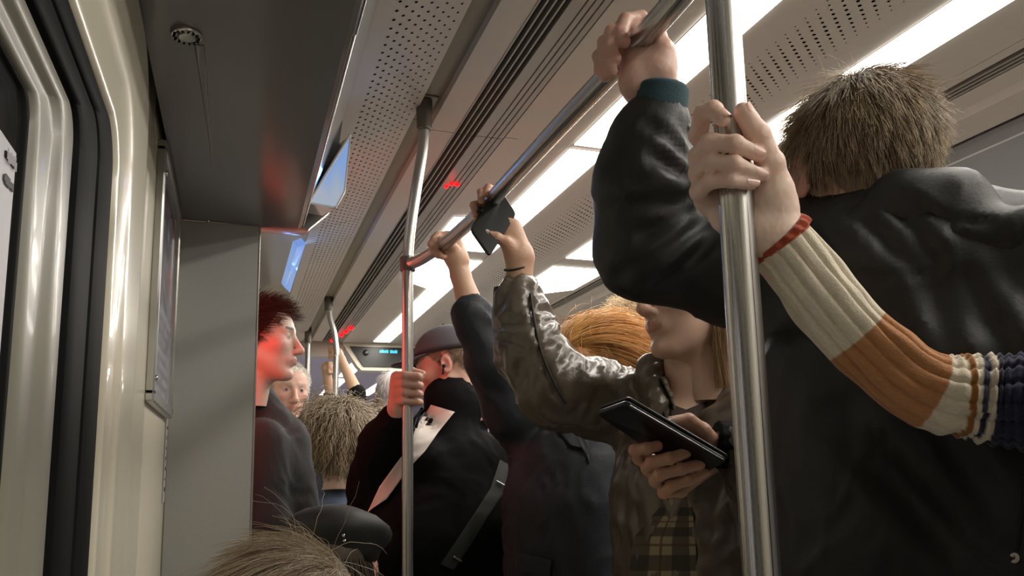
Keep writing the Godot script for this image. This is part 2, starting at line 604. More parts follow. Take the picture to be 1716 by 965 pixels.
	slab("edge_strip", "aluminium", pt2, 0.0365, 0.0405, 0.12, 2.009, -1.961, -1.985, 0.0015)
	slab("foot_bracket", "aluminium", pt2, -0.12, 0.0, 0.0, 0.12, -1.964, -1.982, 0.003)
	# right wall
	var wr := struct_node("wall_right", "grey right side wall and sloped panel over the far seats")
	slab("wall_panel", "right_panel", wr, 2.65, 2.72, 0.0, 2.45, 1.5, -5.95)
	run("sloped_panel", "right_panel", wr, [Vector2(2.092, y - 0.012), Vector2(2.121, y - 0.045), Vector2(2.60, 1.90), Vector2(2.65, 1.70), Vector2(2.65, 2.40), Vector2(2.10, 2.40)], 1.5, -5.95)
	run("panel_lip", "gloss_edge", wr, [Vector2(2.119, y - 0.042), Vector2(2.1235, y - 0.049), Vector2(2.127, y - 0.046), Vector2(2.1225, y - 0.038)], 1.5, -5.95)
	# end wall behind the camera, portal and the next car
	var wb := struct_node("wall_back", "end wall of the car behind the viewer")
	slab("wall_panel", "cream_wall", wb, -0.3, 2.75, 0.0, 2.47, 1.5, 1.56)
	portal()

func round_fitting(cv: Node3D) -> void:
	var at := Vector3(-0.0835, 2.0095, -1.098)
	var mb := MB.new()
	mb.tube([at + PY * 0.004, at - PY * 0.004, at - PY * 0.0065, at - PY * 0.006], [0.0205, 0.0205, 0.0185, 0.0165], 24)
	put("bezel_ring", mb, "chrome", cv)
	mb = MB.new()
	mb.tube([at + PY * 0.002, at - PY * 0.0075, at - PY * 0.0085], [0.0125, 0.0125, 0.009], 20)
	put("centre_disc", mb, "aluminium", cv)
	mb = MB.new()
	for k in 14:
		var a := TAU * k / 14.0
		mb.box(at + Vector3(cos(a) * 0.0158, -0.0075, sin(a) * 0.0158), Vector3(0.0042, 0.003, 0.0026), 0.0006, Basis(PY, -a))
	put("grille_tooth", mb, "slot_dark", cv)

# the moulded frame round the door opening: one profile swept up the jamb, round the corner and along the head
func door_surround(wl: Node3D) -> void:
	var prof_sets := {
		"moulding": ["cream_gloss", [[0.0, -0.152], [0.003, -0.1445], [0.012, -0.1425], [0.055, -0.1425], [0.068, -0.1375], [0.077, -0.1355], [0.12, -0.1350], [0.19, -0.1345], [0.205, -0.1355], [0.216, -0.1415], [0.224, -0.1475], [0.25, -0.1490], [0.48, -0.1495]]],
		"rubber_seal": ["rubber", [[-0.094, -0.156], [-0.090, -0.1475], [-0.05, -0.1455], [-0.012, -0.1465], [-0.002, -0.149], [0.001, -0.158]]],
		"inner_seal": ["rubber_light", [[-0.186, -0.162], [-0.182, -0.1505], [-0.15, -0.1485], [-0.10, -0.1485], [-0.095, -0.158]]],
	}
	for key in prof_sets:
		var mb := MB.new()
		surround_sweep(mb, prof_sets[key][1])
		put(key, mb, prof_sets[key][0], wl)
	var dr := struct_node("door_1", "sliding left door leaf with a dark glass pane and grey frame", "door")
	var mb2 := MB.new()
	surround_sweep(mb2, [[-0.184, -0.170], [-0.188, -0.157], [-0.197, -0.1535], [-0.226, -0.1535], [-0.236, -0.1565], [-0.243, -0.1605], [-0.252, -0.1620], [-0.276, -0.1620], [-0.288, -0.1645], [-0.292, -0.170]])
	put("leaf_frame", mb2, "leaf_grey", dr)
	mb2 = MB.new()
	surround_sweep(mb2, [[-0.292, -0.170], [-0.294, -0.167], [-0.303, -0.167], [-0.306, -0.171]])
	put("glazing_gasket", mb2, "rubber", dr)
	mb2 = MB.new()
	mb2.box(Vector3(-0.173, 1.06, 0.38), Vector3(0.006, 1.34, 2.14))
	put("pane", mb2, "door_glass", dr)
	slab("lower_leaf", "leaf_grey", dr, -0.20, -0.18, 0.02, 0.4, -0.62, 1.4)
	var tn := struct_node("wall_tunnel", "dark tunnel wall outside the door glass")
	slab("tunnel_lining", "tunnel_dark", tn, -0.75, -0.70, -0.4, 2.6, -2.0, 2.2)
	for q in [[-1.99, -2.05], [2.15, 2.2]]:
		slab("tunnel_end", "tunnel_dark", tn, -0.70, -0.21, -0.4, 2.6, q[0], q[1])
	slab("tunnel_roof", "tunnel_dark", tn, -0.75, -0.21, 2.55, 2.6, -2.0, 2.2)
	slab("tunnel_bed", "tunnel_dark", tn, -0.75, -0.21, -0.4, -0.35, -2.0, 2.2)

func surround_sweep(mb: MB, prof: Array) -> void:
	var zc := -0.99
	var yc := 1.806
	var rings := []
	for p in prof:
		var o: float = p[0]
		var r := clampf(0.055 + o * 0.35, 0.03, 0.11)
		if o < 0.0:
			r = clampf(0.055 + o * 0.12, 0.02, 0.06)
		var zz := zc - o
		var yy := minf(yc + (o if o > 0.0 else o * 0.33), 2.003)
		var ring := PackedVector3Array()
		for k in 11:
			ring.append(Vector3(p[1], lerpf(0.0, yy - r, k / 10.0), zz))
		for k in 9:
			var a := PI * 0.5 * (k + 1) / 9.0
			ring.append(Vector3(p[1], yy - r + r * sin(a), zz + r - r * cos(a)))
		for k in 8:
			ring.append(Vector3(p[1], yy, lerpf(zz + r, 1.5, (k + 1) / 8.0)))
		rings.append(ring)
	# turned so that the room side is outside
	mb.loft(rings, false, false, true, Color.WHITE, PackedColorArray(), false)
	var s := mb.n[mb.n.size() / 2]
	if s.x < 0.0:
		for k in mb.n.size():
			mb.n[k] = -mb.n[k]
		for t in range(0, mb.ix.size(), 3):
			var q := mb.ix[t + 1]
			mb.ix[t + 1] = mb.ix[t + 2]
			mb.ix[t + 2] = q

func portal() -> void:
	var wf := struct_node("wall_front", "end wall with an open gangway into the next car")
	slab("wall_panel", "ceiling_paint", wf, -0.3, 0.30, 0.0, 2.47, -5.92, -6.02)
	slab("wall_panel", "ceiling_paint", wf, 2.1, 2.75, 0.0, 2.47, -5.92, -6.02)
	# header with slanted ends that carries the display
	var a := on_z(575, 577, -5.92)
	var b := on_z(606, 620, -5.92)
	var xr := 2.496 - a.x
	var xr2 := 2.496 - b.x
	var mb := MB.new()
	mb.prism(PackedVector2Array([Vector2(a.x, 2.40), Vector2(a.x, a.y), Vector2(b.x - 0.03, b.y + 0.03), Vector2(b.x, b.y), Vector2(xr2, b.y), Vector2(xr2 + 0.03, b.y + 0.03), Vector2(xr, a.y), Vector2(xr, 2.40)]), -5.93, -6.05, PX, PY, PZ)
	put("header", mb, "cream_wall", wf)
	slab("header_filler", "ceiling_paint", wf, 0.30, a.x + 0.01, 2.28, 2.47, -5.95, -6.02)
	slab("header_filler", "ceiling_paint", wf, xr - 0.01, 2.1, 2.28, 2.47, -5.95, -6.02)
	var ds := thing("overhead_display", "black passenger display over the gangway with a glowing cyan line", "display")
	var g0 := on_z(586, 580, -5.92)
	var g1 := on_z(609, 614, -5.92)
	mb = MB.new()
	mb.prism(PackedVector2Array([Vector2(g0.x, g0.y), Vector2(g1.x - 0.02, g1.y + 0.03), Vector2(g1.x, g1.y), Vector2(2.496 - g1.x, g1.y), Vector2(2.516 - g1.x, g1.y + 0.03), Vector2(2.496 - g0.x, g0.y)]), -5.918, -5.935, PX, PY, PZ)
	put("glass_front", mb, "black_glass", ds)
	var c0 := on_z(636, 586, -5.916)
	var c1 := on_z(666, 592, -5.916)
	mb = MB.new()
	var n := 12
	for k in n:
		var x0: float = lerpf(c0.x, c1.x, float(k) / n)
		var w: float = (c1.x - c0.x) / n
		if k == 6:
			continue
		var hh: float = (c0.y - c1.y) * (1.0 if k % 3 else 0.8)
		mb.box(Vector3(x0 + w * 0.5, c1.y + hh * 0.5, -5.916), Vector3(w * 0.8, hh, 0.004))
	put("text_line", mb, "cyan_led", ds)
	mb = MB.new()
	var lp := on_z(613, 591, -5.916)
	mb.tube([lp, lp + PZ * 0.006], [0.022], 16)
	put("speaker_grille", mb, "black_plastic", ds)
	# the next car
	var nc := struct_node("trim_1", "interior of the next car seen through the gangway")
	run("side_wall", "lavender_wall", nc, [Vector2(-0.2, 0.0), Vector2(-0.13, 0.0), Vector2(-0.13, 2.1), Vector2(0.1, 2.33), Vector2(0.1, 2.47), Vector2(-0.2, 2.47)], -6.02, -14.0)
	run("side_wall", "lavender_wall", nc, [Vector2(2.7, 0.0), Vector2(2.63, 0.0), Vector2(2.63, 2.1), Vector2(2.4, 2.33), Vector2(2.4, 2.47), Vector2(2.7, 2.47)], -6.02, -14.0)
	slab("end_panel", "lavender_wall", nc, -0.2, 2.7, 0.0, 2.47, -14.0, -14.05)
	for q in [[0.1, 0.944], [1.068, 1.428], [1.552, 2.4]]:
		slab("ceiling_panel", "lavender_wall", nc, q[0], q[1], TOP, TOP + 0.03, -6.02, -14.0)
	for q in [[-6.02, -6.24], [-8.01, -8.19], [-9.91, -14.0]]:
		slab("ceiling_panel", "lavender_wall", nc, 0.944, 1.068, TOP, TOP + 0.03, q[0], q[1])
		slab("ceiling_panel", "lavender_wall", nc, 1.428, 1.552, TOP, TOP + 0.03, q[0], q[1])

# ---------------------------------------------------------------- lamps, poles, rail, screens
func build_fittings() -> void:
	var names := ["nearest the viewer", "second from the viewer, widening over the middle", "third from the viewer, with a slanted wide start", "last before the gangway", "first in the next car beyond the gangway", "second in the next car beyond the gangway"]
	var left := [
		[[0.945, 1.4], [1.067, 1.4], [1.067, -2.08], [0.945, -2.08]],
		[[0.945, -2.118], [1.067, -2.118], [1.067, -3.285], [0.772, -3.285], [0.772, -2.855], [0.945, -2.785]],
		[[0.772, -3.445], [1.067, -3.445], [1.067, -4.606], [0.945, -4.606], [0.945, -4.045], [0.772, -3.88]],
		[[0.945, -4.616], [1.067, -4.616], [1.067, -5.82], [0.945, -5.82]],
		[[0.946, -6.25], [1.066, -6.25], [1.066, -8.0], [0.946, -8.0]],
		[[0.946, -8.2], [1.066, -8.2], [1.066, -9.9], [0.946, -9.9]],
	]
	for side in 2:
		for i in 6:
			var t := thing("ceiling_light", "white ceiling light panel, %s strip, %s" % [["left", "right"][side], names[i]], "ceiling light", Vector3.ZERO, "%s strip of ceiling lights" % ["left", "right"][side])
			var pg := PackedVector2Array()
			var big := PackedVector2Array()
			for q in left[i]:
				pg.append(Vector2(q[0] if side == 0 else 2.496 - q[0], q[1]))
			var mb := MB.new()
			mb.prism(pg, TOP - 0.005, TOP + 0.02, PX, PZ, PY)
			put("diffuser", mb, "light_panel", t)
			mb = MB.new()
			for k in pg.size():
				var p := pg[k]
				var q2 := pg[(k + 1) % pg.size()]
				mb.tube([Vector3(p.x, TOP + 0.001, p.y), Vector3(q2.x, TOP + 0.001, q2.y)], [0.0022], 6)
			put("frame", mb, "light_rim", t)
	poles()
	screens()
	wall_things()
	# small red lamps on the ceiling strip
	var spots := [[[748, 312.5], [757, 308], [766, 309.5]], [[557, 570], [572, 561], [580, 555], [588, 549]]]
	for g in 2:
		var t := thing("red_indicator", ["three small red lamps glowing on the ceiling strip beside the bent pole", "row of red lamps glowing on the ceiling strip near the gangway"][g], "indicator lamp", Vector3.ZERO, "red indicator lamps on the ceiling strip")
		for s in spots[g]:
			var p := on_y(s[0], s[1], TOP - 0.004)
			var mb := MB.new()
			var r := 0.0085 if g == 0 else 0.02
			mb.tube([p + PY * 0.004, p - PY * r * 0.3, p - PY * r * 0.7, p - PY * r * 0.85], [r, r * 0.95, r * 0.6, r * 0.15], 12)
			put("lens", mb, "red_led", t)
			if s == spots[g][1]:
				red_light(p - PY * 0.03, 0.012, 0.0005)
	# red door warning lamp behind the partition
	var wl := thing("warning_lamp", "red door warning lamp strip behind the grey partition", "warning lamp")
	slab("lamp_body", "black_plastic", wl, -0.15, -0.14, 1.60, 1.96, -2.02, -2.07, 0.002)
	slab("lens", "red_lens", wl, -0.14, -0.133, 1.62, 1.94, -2.028, -2.062, 0.002)
	for k in 4:
		red_light(Vector3(-0.122, 1.66 + 0.08 * k, -2.045), 0.024, 0.024)

func red_light(p: Vector3, size: float, energy: float) -> void:
	var l := OmniLight3D.new()
	l.name = "red_lamp_light"
	l.position = p
	l.light_color = Color(1.0, 0.05, 0.06)
	l.light_energy = energy
	l.light_size = size
	l.omni_range = 12.0
	l.omni_attenuation = 2.0
	l.shadow_enabled = true
	add_child(l, true)

func smooth_path(pts: Array, per := 6) -> Array:
	var out := []
	for i in pts.size() - 1:
		var a: Vector3 = pts[maxi(i - 1, 0)]
		var b: Vector3 = pts[i]
		var c: Vector3 = pts[i + 1]
		var d: Vector3 = pts[mini(i + 2, pts.size() - 1)]
		for k in per:
			out.append(b.cubic_interpolate(c, a, d, float(k) / per))
	out.append(pts[-1])
	return out

const RAIL_X := 0.475
const RAIL_Y := 1.947
const POLE_R := 0.0156

func poles() -> void:
	# near pole
	var t := thing("grab_pole", "thick steel pole nearest the viewer, gripped by the hand in the knitted sleeve", "pole", Vector3(0.4335, 0, -0.596))
	var mb := MB.new()
	mb.tube([Vector3(0, 0.02, 0), Vector3(0, 0.8, 0), Vector3(0, 1.2, 0), Vector3(0, 1.6, 0), Vector3(0.0, 2.0, 0), Vector3(0, 2.4, 0)], [0.0162], 44)
	put("tube", mb, "brushed_steel", t)
	mb = MB.new()
	mb.tube([Vector3(0, 0.0, 0), Vector3(0, 0.008, 0), Vector3(0, 0.02, 0), Vector3(0, 0.06, 0)], [0.05, 0.05, 0.03, 0.02], 24)
	put("flange", mb, "cast_steel", t)
	mb = MB.new()
	mb.tube([Vector3(0, 2.32, 0), Vector3(0, 2.38, 0), Vector3(0, 2.395, 0)], [0.02, 0.022, 0.045], 24)
	put("flange", mb, "cast_steel", t)
	# overhead rail, from the near pole to the bent pole
	t = thing("handrail", "overhead steel handrail that three passengers hold, running away from the viewer", "handrail")
	mb = MB.new()
	var zb := -1.98
	var xb := 0.409
	mb.tube(smooth_path([Vector3(0.4335, RAIL_Y, -0.596), Vector3(0.446, RAIL_Y, -0.632), Vector3(RAIL_X, RAIL_Y, -0.73), Vector3(RAIL_X, RAIL_Y, -1.1), Vector3(RAIL_X, RAIL_Y, -1.52), Vector3(RAIL_X - 0.004, RAIL_Y, -1.64), Vector3(RAIL_X - 0.016, RAIL_Y - 0.001, -1.78), Vector3(xb + 0.022, RAIL_Y - 0.004, -1.93), Vector3(xb, RAIL_Y - 0.005, zb)], 6), [POLE_R], 32)
	put("tube", mb, "brushed_steel", t)
	mb = MB.new()
	mb.tube([Vector3(xb, RAIL_Y - 0.024, zb), Vector3(xb, RAIL_Y - 0.022, zb), Vector3(xb, RAIL_Y + 0.012, zb), Vector3(xb, RAIL_Y + 0.014, zb)], [0.0185, 0.0205, 0.0205, 0.0185], 24)
	put("clamp", mb, "cast_steel", t)
	mb = MB.new()
	mb.tube([Vector3(0.4335, RAIL_Y - 0.03, -0.596), Vector3(0.4335, RAIL_Y + 0.03, -0.596)], [0.0215], 24)
	put("clamp", mb, "cast_steel", t)
	mb = MB.new()
	mb.tube([Vector3(xb + 0.028, RAIL_Y + 0.012, -1.955), Vector3(xb + 0.028, RAIL_Y + 0.021, -1.955), Vector3(xb + 0.028, RAIL_Y + 0.023, -1.955)], [0.006, 0.0055, 0.003], 10)
	put("bolt", mb, "chrome", t)
	# bent pole with its ceiling socket
	t = thing("grab_pole", "bent steel pole at the end of the handrail, held by the man in the cap", "pole")
	mb = MB.new()
	mb.tube(smooth_path([Vector3(xb, 0.0, zb), Vector3(xb, 1.0, zb), Vector3(xb, 1.75, zb), Vector3(xb, 1.93, zb), Vector3(xb + 0.006, 2.03, zb), Vector3(xb + 0.026, 2.17, zb), Vector3(xb + 0.042, 2.27, zb), Vector3(xb + 0.046, 2.34, zb), Vector3(xb + 0.046, 2.405, zb)], 5), [0.0145], 28)
	put("tube", mb, "brushed_steel", t)
	mb = MB.new()
	mb.tube([Vector3(xb + 0.0455, 2.318, zb), Vector3(xb + 0.0455, 2.324, zb), Vector3(xb + 0.046, 2.40, zb), Vector3(xb + 0.046, 2.409, zb)], [0.0175, 0.0205, 0.0225, 0.0225], 28)
	mb.box(Vector3(xb + 0.052, 2.407, zb), Vector3(0.058, 0.006, 0.06), 0.002)
	put("socket", mb, "cast_steel", t)
	# two farther poles
	t = thing("grab_pole", "thin steel pole curving near the ceiling, with raised hands around it", "pole")
	mb = MB.new()
	mb.tube(smooth_path([Vector3(0.52, 0, -4.51), Vector3(0.52, 1.2, -4.51), Vector3(0.52, 1.98, -4.51), Vector3(0.522, 2.08, -4.51), Vector3(0.508, 2.20, -4.51), Vector3(0.482, 2.30, -4.51), Vector3(0.474, 2.41, -4.51)], 5), [0.0165], 18)
	put("tube", mb, "brushed_steel", t)
	mb = MB.new()
	mb.tube([Vector3(0.475, 2.33, -4.51), Vector3(0.473, 2.41, -4.51)], [0.024], 18)
	put("socket", mb, "cast_steel", t)
	t = thing("grab_pole", "farthest straight steel pole, just right of the white-haired man", "pole", Vector3(0.443, 0, -5.5))
	mb = MB.new()
	mb.tube([Vector3(0, 0, 0), Vector3(0, 1.2, 0), Vector3(0, 2.41, 0)], [0.0165], 16)
	put("tube", mb, "brushed_steel", t)
	mb = MB.new()
	mb.tube([Vector3(0, 2.30, 0), Vector3(0, 2.41, 0)], [0.024], 16)
	put("socket", mb, "cast_steel", t)
	# slim stanchion by the far right wall
	t = thing("stanchion", "slim grey stanchion against the far right wall above the red-haired woman", "stanchion")
	var p := on_z(955, 528, -4.6)
	mb = MB.new()
	mb.tube([Vector3(p.x, 0, p.z), Vector3(p.x, p.y + 0.12, p.z)], [0.016], 12)
	put("tube", mb, "right_panel", t)

func quad_slab(mb: MB, q: Array, thick: Vector3) -> void:
	var pv := PackedVector3Array()
	for p in q:
		pv.append(p)
	for p in q:
		pv.append(p + thick)
	var pi := PackedInt32Array()
	var m := q.size()
	for k in range(1, m - 1):
		pi.append_array([0, k, k + 1, m, m + k + 1, m + k])
	for k in m:
		var b := (k + 1) % m
		pi.append_array([b, k, m + k, b, m + k, m + b])
	mb.add(pv, pi, false)

func screens() -> void:
	# blue-lit display hung on the end of the door cover
	var t := thing("information_screen", "blue-lit wedge-shaped information screen hanging off the end of the dark door cover", "screen")
	var d := 1.86
	var a := W(517, 341, d)
	var b := W(562, 349, d + 0.02)
	var c := W(577, 321, d + 0.05)
	var e := W(587, 226, d + 0.12)
	var back := Vector3(-0.02, 0.012, -0.10)
	var mb := MB.new()
	quad_slab(mb, [a, b, c, e], back)
	put("housing", mb, "gloss_edge", t)
	mb = MB.new()
	var nrm := (c - a).cross(b - a).normalized()
	if nrm.dot(EYE - a) < 0.0:
		nrm = -nrm
	var mid := (a + b + c + e) * 0.25
	var pv := PackedVector3Array()
	var uvs := PackedVector2Array([Vector2(0, 0.9), Vector2(0.7, 1.0), Vector2(1, 0.8), Vector2(1, 0)])
	for p in [a, b, c, e]:
		pv.append(mid + (p - mid) * 0.95 + nrm * 0.002)
	mb.add(pv, PackedInt32Array([0, 1, 2, 0, 2, 3]), false, Color.WHITE, PackedColorArray(), uvs, false)
	put("screen_face", mb, "blue_screen", t)
	mb = MB.new()
	mb.tube([a, e], [0.004], 8)
	mb.tube([b, c, e], [0.003], 8)
	put("bezel", mb, "gloss_edge", t)
	blue_light(mid + nrm * 0.006, nrm, Vector2(0.07, 0.07), 2.2)
	# slanted strip of blue screen over the seats behind
	t = thing("information_screen", "narrow blue-lit screen strip on the cove above the red-lit man", "screen")
	mb = MB.new()
	var s0 := W(512, 408, 2.75)
	var s1 := W(498, 414, 2.75)
	var s2 := W(477, 482, 3.5)
	var s3 := W(486, 490, 3.5)
	quad_slab(mb, [s0, s1, s2, s3], Vector3(-0.015, 0.02, 0.0))
	put("screen_face", mb, "blue_screen", t)
	blue_light((s0 + s2) * 0.5 + Vector3(0.012, -0.01, 0), Vector3(0.8, -0.2, 0.3), Vector2(0.05, 0.5), 2.2)

func blue_light(p: Vector3, towards: Vector3, size: Vector2, energy: float) -> void:
	var l := AreaLight3D.new()
	l.name = "screen_light"
	l.area_size = size
	l.area_normalize_energy = false
	l.light_color = Color(0.45, 0.66, 1.0)
	l.light_energy = energy
	l.area_range = 12.0
	l.area_attenuation = 2.0
	l.shadow_enabled = true
	l.transform = Transform3D(Basis.looking_at(towards.normalized(), Vector3.UP), p)
	add_child(l, true)

func wall_things() -> void:
	# poster frame on the cream wall
	var t := thing("poster_frame", "slim aluminium poster frame on the cream wall beside the grey partition", "poster")
	var x := -0.149
	var z0 := -1.475
	var z1 := -1.885
	var y0 := 1.542
	var y1 := 1.992
	var mb := MB.new()
	mb.box(Vector3(x + 0.006, (y0 + y1) * 0.5, z0 + 0.0), Vector3(0.016, y1 - y0, 0.022), 0.003)
	mb.box(Vector3(x + 0.006, (y0 + y1) * 0.5, z1), Vector3(0.016, y1 - y0, 0.022), 0.003)
	mb.box(Vector3(x + 0.006, y0, (z0 + z1) * 0.5), Vector3(0.016, 0.022, z0 - z1 + 0.022), 0.003)
	mb.box(Vector3(x + 0.006, y1, (z0 + z1) * 0.5), Vector3(0.016, 0.022, z0 - z1 + 0.022), 0.003)
	var fr := put("frame", mb, "aluminium", t)
	mb = MB.new()
	var pv := PackedVector3Array([Vector3(x + 0.006, y0, z0), Vector3(x + 0.006, y0, z1), Vector3(x + 0.006, y1, z1), Vector3(x + 0.006, y1, z0), Vector3(x + 0.001, y0, z0), Vector3(x + 0.001, y0, z1), Vector3(x + 0.001, y1, z1), Vector3(x + 0.001, y1, z0)])
	mb.add(pv, PackedInt32Array([0, 1, 2, 0, 2, 3, 4, 6, 5, 4, 7, 6]), false, Color.WHITE, PackedColorArray(), PackedVector2Array([Vector2(0, 1), Vector2(1, 1), Vector2(1, 0), Vector2(0, 0), Vector2(0, 1), Vector2(1, 1), Vector2(1, 0), Vector2(0, 0)]))
	put("poster_sheet", mb, "poster_print", t)
	for q in [[y0 + 0.03, z0], [y1 - 0.05, z0]]:
		mb = MB.new()
		mb.tube([Vector3(x + 0.012, q[0], q[1]), Vector3(x + 0.0165, q[0], q[1]), Vector3(x + 0.0175, q[0], q[1])], [0.0055, 0.005, 0.002], 10)
		put("screw", mb, "chrome", fr)
	# narrow printed label beside it
	t = thing("wall_label", "narrow pale label with columns of tiny dark print between poster frame and partition", "label")
	mb = MB.new()
	mb.box(Vector3(x + 0.001, 1.66, -1.925), Vector3(0.002, 0.62, 0.034))
	put("sheet", mb, "paper", t)
	mb = MB.new()
	for k in 26:
		var yy := 1.94 - 0.0225 * k
		var w := rng.randf_range(0.008, 0.024)
		if k in [9, 10, 17, 18]:
			continue
		mb.box(Vector3(x + 0.0022, yy, -1.912 - w * 0.5), Vector3(0.0012, rng.randf_range(0.004, 0.010), w))
	put("print_line", mb, "print_grey", t, "stuff")
	# notice stuck to the door glass
	t = thing("door_notice", "pale notice sheet stuck on the door glass with a small black label", "notice")
	var gx := -0.169
	var p0 := Vector3(gx, 0, 0)
	var corner := on_x(25, 257, gx)
	mb = MB.new()
	mb.box(Vector3(gx, corner.y - 0.25, corner.z + 0.15), Vector3(0.002, 0.5, 0.3))
	put("sheet", mb, "paper", t)
	var la := on_x(6, 240, gx)
	var lb := on_x(21, 278, gx)
	mb = MB.new()
	mb.box(Vector3(gx + 0.0015, (la.y + lb.y) * 0.5 - 0.004, (la.z + lb.z) * 0.5), Vector3(0.0015, absf(la.y - lb.y) * 0.62, absf(lb.z - la.z)))
	put("black_label", mb, "ink", t)
	mb = MB.new()
	for k in 9:
		var zz: float = lerpf(la.z, lb.z, (k + 0.7) / 9.6)
		mb.box(Vector3(gx + 0.003, (la.y + lb.y) * 0.5 - 0.004 + rng.randf_range(-0.002, 0.002), zz), Vector3(0.001, rng.randf_range(0.005, 0.011), 0.0009))
	put("label_print", mb, "paper", t, "stuff")
	mb = MB.new()
	for k in 8:
		var zz2: float = lerpf(la.z, lb.z, (k + 0.5) / 8.5)
		mb.box(Vector3(gx + 0.002, (la.y + lb.y) * 0.5 - 0.022, zz2), Vector3(0.001, rng.randf_range(0.004, 0.008), 0.0022))
	put("small_print", mb, "print_grey", t, "stuff")

func on_x(px: float, py: float, x: float) -> Vector3:
	var r := ray(px, py)
	return EYE + r * ((x - EYE.x) / r.x)

